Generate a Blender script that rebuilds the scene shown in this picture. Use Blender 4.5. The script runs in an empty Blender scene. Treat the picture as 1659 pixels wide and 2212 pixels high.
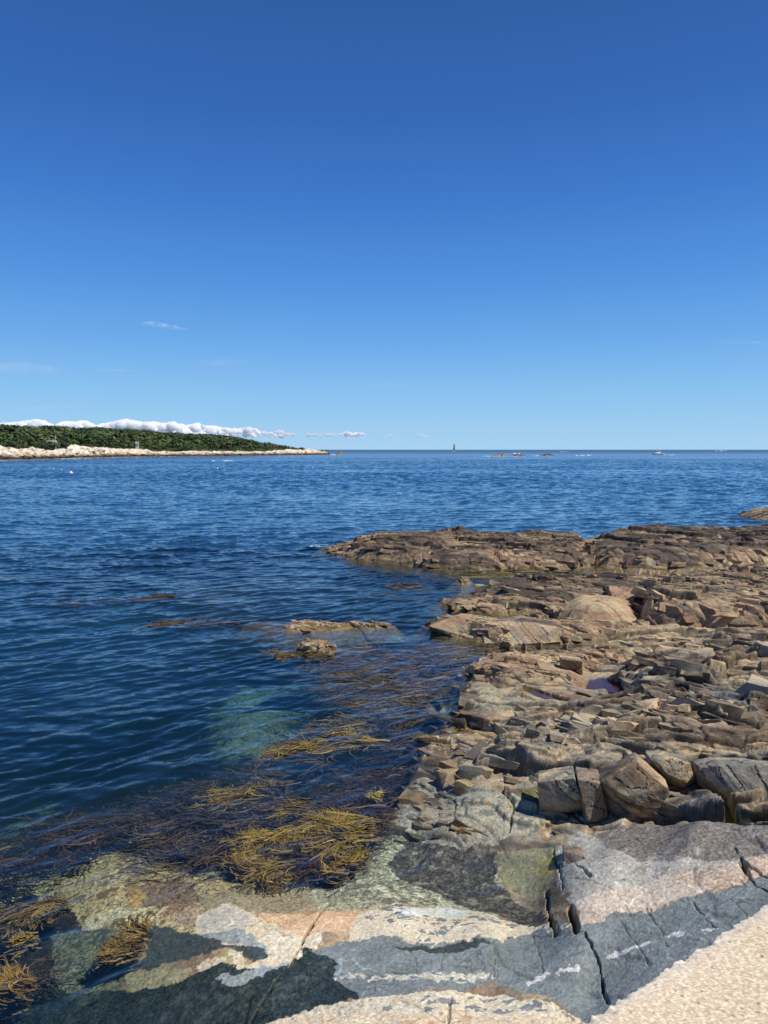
import bpy, math, random
import numpy as np
from math import radians, sin, cos, pi
S = bpy.context.scene
COL = S.collection
# ------------------------------------------------------------------ camera, sky, sun, exposure
H = 4.5                       # eye above the water
FPX = 1533.7                  # focal length in units of the 1659-wide layout grid
PITCH = radians(5.02)
cam_d = bpy.data.cameras.new('camera'); cam = bpy.data.objects.new('camera', cam_d); COL.objects.link(cam)
cam.location = (0, 0, H); cam.rotation_euler = (radians(90) - PITCH, 0, 0)
cam_d.sensor_fit = 'VERTICAL'; cam_d.sensor_height = 36; cam_d.lens = 36 * 710 / 1024
cam_d.clip_start = 0.05; cam_d.clip_end = 200000
S.camera = cam
SUN_EL = radians(57); SUN_AZ = radians(70)      # azimuth from straight behind the camera towards the right
sv = (cos(SUN_EL) * sin(SUN_AZ), -cos(SUN_EL) * cos(SUN_AZ), sin(SUN_EL))
W = bpy.data.worlds.new('World'); S.world = W; W.use_nodes = True
nt = W.node_tree; nt.nodes.clear()
sky = nt.nodes.new('ShaderNodeTexSky'); sky.sky_type = 'NISHITA'; sky.sun_disc = False
sky.sun_elevation = SUN_EL; sky.sun_rotation = math.atan2(sv[0], sv[1])
sky.altitude = 0; sky.air_density = 1.0; sky.dust_density = 0.25; sky.ozone_density = 3.0
tcw = nt.nodes.new('ShaderNodeTexCoord'); sep = nt.nodes.new('ShaderNodeSeparateXYZ'); nt.links.new(tcw.outputs['Generated'], sep.inputs[0])
ramp = nt.nodes.new('ShaderNodeValToRGB'); ramp.color_ramp.interpolation = 'LINEAR'
def lin(c): return [((v / 255 + 0.055) / 1.055) ** 2.4 if v > 10 else v / 255 / 12.92 for v in c] + [1]
SKY = [(0, (166, 210, 244)), (.014, (160, 207, 243)), (.078, (134, 193, 241)), (.143, (106, 170, 236)), (.218, (80, 147, 225)), (.311, (60, 122, 206)), (.408, (48, 103, 182)), (.512, (42, 92, 164)), (1, (28, 66, 130))]
while len(ramp.color_ramp.elements) < len(SKY): ramp.color_ramp.elements.new(0.5)
for e, (p_, c_) in zip(ramp.color_ramp.elements, SKY): e.position = p_; e.color = lin(c_)
nt.links.new(sep.outputs['Z'], ramp.inputs[0])
low = nt.nodes.new('ShaderNodeMath'); low.operation = 'LESS_THAN'; low.inputs[1].default_value = -0.004; nt.links.new(sep.outputs['Z'], low.inputs[0])
lmx = nt.nodes.new('ShaderNodeMix'); lmx.data_type = 'RGBA'; lmx.inputs['B'].default_value = (.012, .055, .13, 1)
nt.links.new(low.outputs[0], lmx.inputs['Factor'])
nsc = nt.nodes.new('ShaderNodeVectorMath'); nsc.operation = 'SCALE'; nsc.inputs[3].default_value = 0.11; nt.links.new(sky.outputs[0], nsc.inputs[0])
smx = nt.nodes.new('ShaderNodeMix'); smx.data_type = 'RGBA'; smx.inputs['Factor'].default_value = 0.92
nt.links.new(nsc.outputs[0], smx.inputs['A']); nt.links.new(ramp.outputs[0], smx.inputs['B'])
bg = nt.nodes.new('ShaderNodeBackground'); bg.inputs[1].default_value = 1.0
wo = nt.nodes.new('ShaderNodeOutputWorld')
nt.links.new(smx.outputs['Result'], lmx.inputs['A']); nt.links.new(lmx.outputs['Result'], bg.inputs[0]); nt.links.new(bg.outputs[0], wo.inputs[0])
sd_ = bpy.data.lights.new('sun', 'SUN'); sd_.energy = 5.0; sd_.angle = radians(0.53); sd_.color = (1, 0.95, 0.87)
sun = bpy.data.objects.new('sun', sd_); COL.objects.link(sun)
from mathutils import Vector
sun.rotation_euler = Vector(sv).to_track_quat('Z', 'Y').to_euler()
S.view_settings.view_transform = 'Standard'; S.view_settings.look = 'None'
S.view_settings.exposure = 0.0; S.view_settings.gamma = 1
S.render.engine = 'CYCLES'
try:
    S.cycles.max_bounces = 22; S.cycles.transparent_max_bounces = 12; S.cycles.caustics_reflective = False
    S.cycles.sample_clamp_indirect = 4
except Exception: pass

# ------------------------------------------------------------------ small maths
def ray(px, py):
    u = (px - 829.5) / FPX; v = (1106 - py) / FPX
    return np.stack([u * np.ones_like(v), cos(PITCH) + v * sin(PITCH), -sin(PITCH) + v * cos(PITCH)], -1)
def P(px, py, z=0.0):
    d = ray(np.asarray(px, float), np.asarray(py, float)); t = (z - H) / d[..., 2]
    return d[..., 0] * t, d[..., 1] * t
def PZ(px, py, Y):             # the height of a point seen at (px,py) that stands Y metres away
    d = ray(np.asarray(px, float), np.asarray(py, float)); t = Y / d[..., 1]
    return d[..., 0] * t, H + d[..., 2] * t
def hsh(ix, iy, seed):
    h = (ix.astype(np.int64) * 374761393 + iy.astype(np.int64) * 668265263 + seed * 974634737) & 0xFFFFFFFF
    h = ((h ^ (h >> 13)) * 1274126177) & 0xFFFFFFFF
    h = ((h ^ (h >> 16)) * 2246822519) & 0xFFFFFFFF
    h = h ^ (h >> 13)
    return (h & 0xFFFFFF).astype(np.float32) / 16777216.0
def vnoise(x, y, seed=0):
    ix = np.floor(x); iy = np.floor(y); fx = (x - ix).astype(np.float32); fy = (y - iy).astype(np.float32)
    ix = ix.astype(np.int64); iy = iy.astype(np.int64)
    fx = fx * fx * fx * (fx * (fx * 6 - 15) + 10); fy = fy * fy * fy * (fy * (fy * 6 - 15) + 10)
    a = hsh(ix, iy, seed); b = hsh(ix + 1, iy, seed); c = hsh(ix, iy + 1, seed); d = hsh(ix + 1, iy + 1, seed)
    return (a + (b - a) * fx) * (1 - fy) + (c + (d - c) * fx) * fy
def fbm(x, y, seed=0, oct=4, gain=0.5):                     # about -1..1
    s = 0; a = 1; t = 0
    for k in range(oct):
        s = s + a * (vnoise(x * 2 ** k + 17.3 * k, y * 2 ** k - 9.1 * k, seed + k * 31) * 2 - 1); t += a; a *= gain
    return s / t
def worley(x, y, seed):
    ix = np.floor(x).astype(np.int64); iy = np.floor(y).astype(np.int64)
    f1 = np.full(x.shape, 9e9, np.float32); f2 = f1.copy(); r = np.zeros(x.shape, np.float32)
    r2 = r.copy(); cx = r.copy(); cy = r.copy()
    for dx in (-1, 0, 1):
        for dy in (-1, 0, 1):
            jx = ix + dx; jy = iy + dy
            ox = (jx + hsh(jx, jy, seed) - x).astype(np.float32); oy = (jy + hsh(jx, jy, seed + 7) - y).astype(np.float32)
            d = np.sqrt(ox * ox + oy * oy)
            n = d < f1
            f2 = np.where(n, f1, np.minimum(f2, d)); f1 = np.where(n, d, f1)
            r = np.where(n, hsh(jx, jy, seed + 13), r); r2 = np.where(n, hsh(jx, jy, seed + 29), r2)
            cx = np.where(n, -ox, cx); cy = np.where(n, -oy, cy)
    return f1, f2, r, r2, cx, cy
def sstep(a, b, x):
    t = np.clip((x - a) / (b - a), 0, 1); return t * t * (3 - 2 * t)
def inpoly(x, y, poly):
    px, py = poly; m = np.zeros(x.shape, bool)
    bb = (x > px.min()) & (x < px.max()) & (y > py.min()) & (y < py.max())
    if not bb.any(): return m
    xs = x[bb]; ys = y[bb]; c = np.zeros(xs.shape, bool); n = len(px); j = n - 1
    for i in range(n):
        if py[i] != py[j]:
            c ^= ((py[i] > ys) != (py[j] > ys)) & (xs < (px[j] - px[i]) * (ys - py[i]) / (py[j] - py[i]) + px[i])
        j = i
    m[bb] = c; return m
def pldist(x, y, pl, closed=False):
    px, py = pl; n = len(px); best = np.full(x.shape, 1e9, np.float32)
    for i in range(n if closed else n - 1):
        j = (i + 1) % n; ex = px[j] - px[i]; ey = py[j] - py[i]; L = ex * ex + ey * ey + 1e-12
        t = np.clip(((x - px[i]) * ex + (y - py[i]) * ey) / L, 0, 1)
        best = np.minimum(best, (x - px[i] - t * ex) ** 2 + (y - py[i] - t * ey) ** 2)
    return np.sqrt(best)
def sdf(x, y, poly):
    d = pldist(x, y, poly, True); return np.where(inpoly(x, y, poly), d, -d)

# ------------------------------------------------------------------ mesh helpers
def tag(o, label=None, cat=None, group=None, kind=None):
    if label: o['label'] = label
    if cat: o['category'] = cat
    if group: o['group'] = group
    if kind: o['kind'] = kind
    return o
def mesh_np(name, verts, quads, mat, cols=None, attrs=None, parent=None, smooth=True, tris=None):
    me = bpy.data.meshes.new(name)
    nv = len(verts); me.vertices.add(nv); me.vertices.foreach_set('co', np.asarray(verts, np.float32).ravel())
    nq = 0 if quads is None else len(quads); ntr = 0 if tris is None else len(tris)
    me.loops.add(nq * 4 + ntr * 3); me.polygons.add(nq + ntr)
    li = []; st = []
    if nq: li.append(np.asarray(quads, np.int32).ravel()); st.append(np.arange(nq, dtype=np.int32) * 4)
    if ntr: li.append(np.asarray(tris, np.int32).ravel()); st.append(nq * 4 + np.arange(ntr, dtype=np.int32) * 3)
    me.loops.foreach_set('vertex_index', np.concatenate(li)); me.polygons.foreach_set('loop_start', np.concatenate(st))
    if smooth: me.polygons.foreach_set('use_smooth', np.ones(nq + ntr, bool))
    me.update(calc_edges=True)
    if cols is not None:
        a = me.color_attributes.new('Col', 'FLOAT_COLOR', 'POINT')
        c = np.ones((nv, 4), np.float32); c[:, :3] = cols; a.data.foreach_set('color', c.ravel())
    for k, v in (attrs or {}).items():
        a = me.attributes.new(k, 'FLOAT', 'POINT'); a.data.foreach_set('value', np.asarray(v, np.float32).ravel())
    me.materials.append(mat)
    o = bpy.data.objects.new(name, me); COL.objects.link(o)
    if parent: o.parent = parent
    return o
def grid_quads(nr, nc, keep=None):
    i = np.arange(nr * nc, dtype=np.int32).reshape(nr, nc)
    q = np.stack([i[:-1, :-1], i[:-1, 1:], i[1:, 1:], i[1:, :-1]], -1).reshape(-1, 4)
    if keep is not None:
        k = keep.reshape(-1); q = q[k[q].any(1)]
    return q
def compact(v, q, *arrs):
    used = np.zeros(len(v), bool); used[q.ravel()] = True
    mp = np.cumsum(used) - 1
    return (v[used], mp[q].astype(np.int32)) + tuple(a[used] for a in arrs)

# ------------------------------------------------------------------ materials
def new_mat(name):
    m = bpy.data.materials.new(name); m.use_nodes = True; m.node_tree.nodes.clear(); return m, m.node_tree
def N(t, typ, **kw):
    n = t.nodes.new(typ)
    for k, v in kw.items(): setattr(n, k, v)
    return n
def attr_mat(name, rough=0.85, fine=(45, 0.25), bump=(60, 0.006), wetattr=False, spec=0.3, bump2=None):
    m, t = new_mat(name); L = t.links.new
    out = N(t, 'ShaderNodeOutputMaterial'); pb = N(t, 'ShaderNodeBsdfPrincipled'); L(pb.outputs[0], out.inputs[0])
    a = N(t, 'ShaderNodeVertexColor', layer_name='Col')
    tc = N(t, 'ShaderNodeTexCoord')
    no = N(t, 'ShaderNodeTexNoise'); no.inputs['Scale'].default_value = fine[0]; no.inputs['Detail'].default_value = 6
    no.inputs['Roughness'].default_value = 0.65
    L(tc.outputs['Object'], no.inputs['Vector'])
    mr = N(t, 'ShaderNodeMapRange'); mr.inputs[1].default_value = 0.25; mr.inputs[2].default_value = 0.75
    mr.inputs[3].default_value = 1 - fine[1]; mr.inputs[4].default_value = 1 + fine[1]; L(no.outputs[0], mr.inputs[0])
    mx = N(t, 'ShaderNodeVectorMath', operation='SCALE'); L(a.outputs[0], mx.inputs[0]); L(mr.outputs[0], mx.inputs[3])
    L(mx.outputs[0], pb.inputs['Base Color'])
    pb.inputs['Roughness'].default_value = rough; pb.inputs['Specular IOR Level'].default_value = spec
    if wetattr:
        w = N(t, 'ShaderNodeAttribute', attribute_name='wet')
        r = N(t, 'ShaderNodeMapRange'); r.inputs[3].default_value = rough; r.inputs[4].default_value = 0.14; L(w.outputs['Fac'], r.inputs[0])
        L(r.outputs[0], pb.inputs['Roughness'])
    if bump:
        nb = N(t, 'ShaderNodeTexNoise'); nb.inputs['Scale'].default_value = bump[0]; nb.inputs['Detail'].default_value = 8
        nb.inputs['Roughness'].default_value = 0.6; L(tc.outputs['Object'], nb.inputs['Vector'])
        b = N(t, 'ShaderNodeBump'); b.inputs['Strength'].default_value = 1.0; b.inputs['Distance'].default_value = bump[1]
        L(nb.outputs[0], b.inputs['Height']); L(b.outputs[0], pb.inputs['Normal'])
    return m
def plain_mat(name, col, rough=0.6, spec=0.4, var=0.15, scale=8.0, bump=0.0, metal=0.0):
    m, t = new_mat(name); L = t.links.new
    out = N(t, 'ShaderNodeOutputMaterial'); pb = N(t, 'ShaderNodeBsdfPrincipled'); L(pb.outputs[0], out.inputs[0])
    tc = N(t, 'ShaderNodeTexCoord'); no = N(t, 'ShaderNodeTexNoise'); no.inputs['Scale'].default_value = scale; no.inputs['Detail'].default_value = 5
    L(tc.outputs['Object'], no.inputs['Vector'])
    cr = N(t, 'ShaderNodeValToRGB')
    cr.color_ramp.elements[0].position = 0.3; cr.color_ramp.elements[1].position = 0.7
    cr.color_ramp.elements[0].color = [c * (1 - var) for c in col] + [1]; cr.color_ramp.elements[1].color = [min(1, c * (1 + var)) for c in col] + [1]
    L(no.outputs[0], cr.inputs[0]); L(cr.outputs[0], pb.inputs['Base Color'])
    pb.inputs['Roughness'].default_value = rough; pb.inputs['Specular IOR Level'].default_value = spec; pb.inputs['Metallic'].default_value = metal
    if bump:
        b = N(t, 'ShaderNodeBump'); b.inputs['Distance'].default_value = bump; L(no.outputs[0], b.inputs['Height']); L(b.outputs[0], pb.inputs['Normal'])
    return m

M_ROCK = attr_mat('bedrock', rough=0.82, fine=(30, 0.38), bump=(38, 0.014), wetattr=True)
M_FAR = attr_mat('far_rock', rough=0.85, fine=(0.6, 0.12), bump=(0.8, 0.3))
M_LEAF = attr_mat('leaf', rough=0.6, fine=(1.0, 0.1), bump=None, spec=0.25)
M_WEED = attr_mat('weed', rough=0.5, fine=(30, 0.2), bump=None, spec=0.3)
M_CONC = attr_mat('concrete', rough=0.9, fine=(150, 0.10), bump=(260, 0.0005), spec=0.2)

def water_mat():
    m, t = new_mat('sea_water'); L = t.links.new
    out = N(t, 'ShaderNodeOutputMaterial')
    tc = N(t, 'ShaderNodeTexCoord')
    dep = N(t, 'ShaderNodeAttribute', attribute_name='depth'); rip = N(t, 'ShaderNodeAttribute', attribute_name='ripple')
    rg = N(t, 'ShaderNodeAttribute', attribute_name='rough')
    def noise(scale, sx, sy, det, rot, off):
        mp = N(t, 'ShaderNodeMapping'); mp.inputs['Scale'].default_value = (sx, sy, 1); mp.inputs['Rotation'].default_value = (0, 0, rot); mp.inputs['Location'].default_value = (off, off, 0)
        L(tc.outputs['Object'], mp.inputs['Vector'])
        n = N(t, 'ShaderNodeTexNoise'); n.inputs['Scale'].default_value = scale; n.inputs['Detail'].default_value = det; n.inputs['Roughness'].default_value = 0.55
        n.inputs['Distortion'].default_value = 0.3
        L(mp.outputs[0], n.inputs['Vector'])
        sb = N(t, 'ShaderNodeVectorMath', operation='SUBTRACT'); L(n.outputs['Color'], sb.inputs[0]); sb.inputs[1].default_value = (.5, .5, .5); return sb.outputs[0]
    geo = N(t, 'ShaderNodeNewGeometry')
    def vadd(a_, b_):
        v_ = N(t, 'ShaderNodeVectorMath', operation='ADD'); L(a_, v_.inputs[0]); L(b_, v_.inputs[1]); return v_.outputs[0]
    def vmul(a_, c_):
        v_ = N(t, 'ShaderNodeVectorMath', operation='MULTIPLY'); L(a_, v_.inputs[0]); v_.inputs[1].default_value = c_; return v_.outputs[0]
    tot = vadd(vmul(noise(1.6, .5, 1.5, 2, .12, 0), (.30, .55, 0)), vmul(noise(5.5, .5, 1.5, 3, -.15, 7), (.50, .85, 0)))
    sc_ = N(t, 'ShaderNodeVectorMath', operation='SCALE'); L(tot, sc_.inputs[0]); L(rip.outputs['Fac'], sc_.inputs[3])
    nn_ = N(t, 'ShaderNodeVectorMath', operation='NORMALIZE'); L(vadd(geo.outputs['Normal'], sc_.outputs[0]), nn_.inputs[0])
    WN = nn_.outputs[0]
    fr = N(t, 'ShaderNodeFresnel'); fr.inputs['IOR'].default_value = 1.333; L(WN, fr.inputs['Normal'])
    gl = N(t, 'ShaderNodeBsdfGlossy'); gl.inputs['Color'].default_value = (0.95, 0.97, 1, 1); L(rg.outputs['Fac'], gl.inputs['Roughness']); L(WN, gl.inputs['Normal'])
    cap = N(t, 'ShaderNodeAttribute', attribute_name='cap'); mn = N(t, 'ShaderNodeMath', operation='MINIMUM'); L(fr.outputs[0], mn.inputs[0]); L(cap.outputs['Fac'], mn.inputs[1])
    # what the water lets through, by its depth under the surface
    tr = N(t, 'ShaderNodeBsdfTransparent')
    va_ = N(t, 'ShaderNodeVolumeAbsorption'); va_.inputs['Density'].default_value = 0.42; va_.inputs['Color'].default_value = (0.12, 0.55, 0.56, 1); L(va_.outputs[0], out.inputs['Volume'])
    df = N(t, 'ShaderNodeBsdfDiffuse'); df.inputs['Color'].default_value = (0.010, 0.055, 0.105, 1)
    mu = N(t, 'ShaderNodeMath', operation='MULTIPLY'); L(dep.outputs['Fac'], mu.inputs[0]); mu.inputs[1].default_value = -0.22
    ex = N(t, 'ShaderNodeMath', operation='EXPONENT'); L(mu.outputs[0], ex.inputs[0])
    body = N(t, 'ShaderNodeMixShader'); L(ex.outputs[0], body.inputs[0]); L(df.outputs[0], body.inputs[1]); L(tr.outputs[0], body.inputs[2])
    mix = N(t, 'ShaderNodeMixShader'); L(mn.outputs[0], mix.inputs[0]); L(body.outputs[0], mix.inputs[1]); L(gl.outputs[0], mix.inputs[2])
    L(mix.outputs[0], out.inputs[0])
    return m
M_WATER = water_mat()
def foam_mat():
    m, t = new_mat('foam'); L = t.links.new
    out = N(t, 'ShaderNodeOutputMaterial'); df = N(t, 'ShaderNodeBsdfDiffuse'); df.inputs['Color'].default_value = (0.8, 0.84, 0.86, 1)
    L(df.outputs[0], out.inputs[0]); return m
M_FOAM = foam_mat()

# ------------------------------------------------------------------ the lie of the shore: control heights (seen at px,py; z)
CP = """0 2212 -.45;0 2100 -.5;0 1950 -.5;0 1850 -.8;0 1700 -1.7;0 1500 -2.6;0 1350 -3;-500 2000 -.7;-500 1600 -2.5
250 2212 -.25;250 2050 -.28;250 1950 -.2;250 1850 -.5;250 1700 -1.4;250 1500 -2.4
500 2212 -.1;500 2100 -.03;500 2000 -.03;500 1920 -.15;500 1850 -.45;500 1750 -1.1;520 1560 -1.15;640 1555 -1.2;560 1500 -1.5;300 1300 -1.2
640 2050 .04;700 2212 .12;700 2130 .03;700 2060 .06;700 1990 .02;720 1930 -.12;750 1850 -.35;750 1750 -.9;700 1600 -1.4
850 2212 .25;850 2100 .12;850 2020 .1;850 1975 .06;900 1930 -.1;900 1850 -.22
1010 1750 .13;1010 1700 .09;900 1720 -.08;920 1775 -.05;940 1825 -.08;1100 1800 .06;1180 1830 .04;1110 1740 .17
1050 1880 -.16;1100 1950 -.12;1000 1900 -.2;1160 1950 -.08;1100 1870 -.1
1050 2000 .1;1050 2060 .15;1050 2150 .1;1050 2212 .3;1180 2020 .14;1230 1880 .3;1225 1950 .28;1260 2060 .3;1280 2130 .22;1300 2212 .4
1400 1900 .5;1500 1850 .66;1500 1785 .78;1659 1850 .82;1659 1785 .86;1330 1830 .45;1500 1950 .6;1659 1950 .8;1900 1850 .95
1200 1700 .3;1300 1720 .4;1400 1720 .45;1550 1720 .5;1659 1700 .75;1300 1780 .22;1440 1770 .4
1000 1640 .14;930 1622 .04;880 1615 -.14;940 1682 -.14;1000 1682 -.03;1060 1560 .0;1040 1520 .10;1000 1485 .08;850 1478 -.14;950 1575 -.12;905 1655 -.06;870 1745 -.04;1100 1620 .3;1300 1600 .5;1500 1600 .62;1659 1600 .8;1040 1592 .10;1110 1530 .12;1000 1538 -.14;940 1532 -.28;920 1488 .03
1060 1450 .2;1200 1440 .3;1300 1490 .14;1400 1450 .45;1659 1450 .65;1100 1410 .05;1250 1400 -.02;1180 1405 -.1;1330 1396 .08;1300 1420 .2;1450 1390 .3;1659 1390 .45;1400 1365 .12
1000 1400 -.5;950 1450 -.5;950 1550 -.5;900 1600 -.6;880 1680 -.4;1150 1395 -.12;850 1650 -.8;800 1500 -1.3
1000 1300 -.5;1200 1300 -.3;1500 1300 -.1;1659 1240 -.3;1000 1240 -.5;1100 1241 -.1;1300 1239 -.06;1500 1241 -.06;800 1200 -1.5;1659 1140 -2.5;800 1100 -4;0 1200 -4;400 1285 -.5;200 1305 -.5;1200 1130 -3.5;620 1350 -.8;680 1400 -.9;1900 1400 .6;1900 1250 -.2;1900 1600 .9;450 1340 -.6"""
cps = np.array([[float(v) for v in s.split()] for l in CP.split('\n') for s in l.split(';') if s.strip()])
_cx, _cy = P(cps[:, 0], cps[:, 1], cps[:, 2]); _cz = cps[:, 2]
# thin plate through the points, in (x/y, log y) so that near and far weigh alike
def _pc(x, y): return np.stack([2.2 * x / y, np.log(y)], -1)
_q = _pc(_cx, _cy)
def _tps(r2): return 0.5 * r2 * np.log(r2 + 1e-9)
_n = len(_q); _K = _tps(((_q[:, None] - _q[None]) ** 2).sum(-1)) + 0.0006 * np.eye(_n)
_A = np.zeros((_n + 3, _n + 3)); _A[:_n, :_n] = _K; _A[:_n, _n] = 1; _A[:_n, _n + 1:] = _q; _A[_n:, :_n] = _A[:_n, _n:].T
_w = np.linalg.solve(_A, np.concatenate([_cz, [0, 0, 0]]))
def base_exact(x, y):
    q = _pc(x, y); sh = x.shape; q = q.reshape(-1, 2); o = np.empty(len(q))
    for s in range(0, len(q), 20000):
        k = q[s:s + 20000]; r2 = ((k[:, None] - _q[None]) ** 2).sum(-1)
        o[s:s + 20000] = _tps(r2) @ _w[:_n] + _w[_n] + k @ _w[_n + 1:]
    return np.clip(o.reshape(sh), -5, 1.6)
GU = np.linspace(-1.4, 1.4, 281); GL = np.linspace(math.log(2.5), math.log(60), 260)
_gu, _gl = np.meshgrid(GU, GL); _gy = np.exp(_gl); _gb = base_exact(_gu * _gy, _gy)
def base_h(x, y):
    fu = np.clip((x / y - GU[0]) / (GU[1] - GU[0]), 0, len(GU) - 1.001); fl = np.clip((np.log(y) - GL[0]) / (GL[1] - GL[0]), 0, len(GL) - 1.001)
    iu = fu.astype(int); il = fl.astype(int); a = fu - iu; b = fl - il
    h = (_gb[il, iu] * (1 - a) + _gb[il, iu + 1] * a) * (1 - b) + (_gb[il + 1, iu] * (1 - a) + _gb[il + 1, iu + 1] * a) * b
    far = sstep(36, 58, y); return h * (1 - far) - 5 * far
def G(px, py):                # photo position -> ground position
    z = np.zeros(len(px))
    for k in range(8):
        x, y = P(px, py, z); z = 0.5 * z + 0.5 * base_h(x, y)
    return x, y
def poly(s, z=None):
    a = np.array([[float(v) for v in p.split(',')] for p in s.split()])
    return P(a[:, 0], a[:, 1], z) if z is not None else G(a[:, 0], a[:, 1])

# ------------------------------------------------------------------ broken rock
def blocks(x, y, sc, an, a0, seed, dip):
    """the ground split into skewed slabs, each a tilted plane: height in slab sizes, distance to the joint, tone"""
    c, n_ = cos(a0), sin(a0); X = (x * c + y * n_) / (sc * an); Y = (-x * n_ + y * c) / sc
    ix = np.floor(X).astype(np.int64); iy = np.floor(Y).astype(np.int64)
    d1 = np.full(x.shape, 9e9, np.float32); d2 = d1.copy(); tn = np.zeros(x.shape, np.float32); v = tn.copy(); dp = tn.copy()
    for dx in (-1, 0, 1):
        for dy in (-1, 0, 1):
            jx = ix + dx; jy = iy + dy
            r = hsh(jx, jy, seed); r2 = hsh(jx, jy, seed + 1); r3 = hsh(jx, jy, seed + 2); r4 = hsh(jx, jy, seed + 3); r5 = hsh(jx, jy, seed + 4)
            ax = (X - jx - 0.1 - 0.8 * r2).astype(np.float32); ay = (Y - jy - 0.1 - 0.8 * r3).astype(np.float32)
            t = (r4 - 0.5) * 1.1; bx = ax + ay * t * 0.8; by = ay - ax * t * 0.5
            q = np.maximum(np.maximum(np.abs(bx), np.abs(by)), 0.72 * (np.abs(bx) + np.abs(by))) * (0.75 + 0.5 * r5)
            wx_ = ax * an * c - ay * n_; wy_ = ax * an * n_ + ay * c
            lift = -(dip[0] * wx_ + dip[1] * wy_) * (0.2 + 1.5 * r3) + (r4 - .5) * 0.34 * wx_ + (r2 - .5) * 0.34 * wy_
            b = q < d1
            d2 = np.where(b, d1, np.minimum(d2, q)); d1 = np.where(b, q, d1)
            v = np.where(b, lift, v); tn = np.where(b, r5, tn); dp = np.where(b, r, dp)
    return v, dp - 0.5, d2 - d1, tn
def fracture(x, y, rough, seed=1, ang=-0.45, big=1.9, mid=0.75, small=0.3):
    """height of the broken strata; rough scales it; also returns joint darkness and slab tone"""
    wx = fbm(x * 0.6, y * 0.6, seed + 5, 2) * 0.5; wy = fbm(x * 0.6 + 40, y * 0.6, seed + 6, 2) * 0.5
    wx2 = fbm(x * 2.5, y * 2.5, seed + 8, 2) * 0.06; wy2 = fbm(x * 2.5 + 20, y * 2.5, seed + 9, 2) * 0.06
    h = np.zeros(x.shape, np.float32); crack = np.zeros(x.shape, np.float32); tone = np.zeros(x.shape, np.float32)
    patch = 0.55 + 0.9 * sstep(-.25, .3, fbm(x * 0.55 + 7, y * 0.8, seed + 77, 3))
    for (sc, an, st, s, a0, cd) in ((big, 2.1, 0.17, 1, ang, .10), (mid, 2.0, 0.12, 2, ang - 0.2, .075), (small, 2.0, 0.16, 3, ang + 0.2, .035), (small * 0.4, 1.7, 0.15, 4, ang - .1, .012)):
        k = min(1, sc * 1.0)
        v, r, e, tn = blocks(x + wx * k + wx2 * k, y + wy * k + wy2 * k, sc, an, a0, seed * 100 + s * 10, (0.10, 0.26))
        w = (.03, .05, .08, .12)[s - 1]
        gr = (1 - sstep(w * .3, w, e)) * (r > -.3)
        pa = patch if s > 1 else 1.0
        h += (v * 0.62 + r * st * 2.2) * sc * pa * (0.42, .65, .85, .8)[s - 1] - cd * gr
        crack = np.maximum(crack, gr * (.9, .8, .55, .25)[s - 1]); tone += (tn - 0.5) * (0.45, 0.5, .4, .3)[s - 1]
    h += 0.03 * fbm(x * 1.5, y * 1.5, seed + 50, 4) + 0.008 * fbm(x * 9, y * 9, seed + 60, 4, 0.6)
    return h * rough, crack, tone
def undercut(X, Y, h, rough, seed):
    """ledges and hollows on the steep faces: a sideways shift that changes with height"""
    g = fbm(X * 1.6 + h * 2, h * 8 + X * 1.2, seed, 3, .6) ; g2 = fbm(X * 1.6 + 30, h * 6 + Y, seed + 3, 2)
    return X + 0.03 * g2 * rough, Y + 0.05 * g * rough
def soften(a, n=1):
    for _ in range(n):
        a = a.copy(); a[1:-1] = 0.25 * a[:-2] + 0.5 * a[1:-1] + 0.25 * a[2:]
        a[:, 1:-1] = 0.2 * a[:, :-2] + 0.6 * a[:, 1:-1] + 0.2 * a[:, 2:]
    return a
def mixc(c, col, f):
    f = np.clip(f, 0, 1)[..., None]; return c * (1 - f) + np.asarray(col, np.float32) * f
TAN = (.46, .345, .195); BROWN = (.20, .143, .09); GREY = (.25, .235, .185); DARK = (.055, .047, .041); RED = (.33, .195, .12)
def rock_colour(x, y, h, tone, crack, warm, seed=3, dark=0.3, grey=0.5):
    y = y + 1.3 * h; x = x + 0.5 * h
    n1 = fbm(x * 0.7, y * 0.9, seed, 5, 0.55); n2 = fbm(x * 3.1, y * 3.4, seed + 2, 5, 0.6); n3 = fbm(x * 14, y * 14, seed + 4, 3, 0.6)
    c = np.empty(x.shape + (3,), np.float32); c[:] = BROWN
    c = mixc(c, GREY, sstep(-0.25, 0.25, n1 + 0.5 * tone + (grey - 0.5)))
    c = mixc(c, TAN, sstep(-0.05, 0.35, n2 * 0.8 + tone * 0.5 + warm - 0.25) * 0.9)
    c = mixc(c, RED, sstep(0.0, 0.4, fbm(x * 1.1 + 9, y * 1.4, seed + 11, 4) + 0.3 * warm) * 0.75 * np.clip(warm, 0, 1)[..., None][..., 0] if np.ndim(warm) else sstep(-0.1, 0.3, fbm(x * 1.1 + 9, y * 1.4, seed + 11, 4) + 0.3 * warm) * 0.85 * min(warm, 1))
    c = mixc(c, DARK, sstep(0.0, 0.35, fbm(x * 0.8 + 31, y * 1.5, seed + 21, 5, 0.6) + dark - 0.4) * 0.8)
    c = c * (1 + 0.35 * n3 + 0.45 * tone)[..., None]
    c = mixc(c, (.03, .028, .025), crack * 0.75)
    return np.clip(c, 0.01, 0.75)
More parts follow.
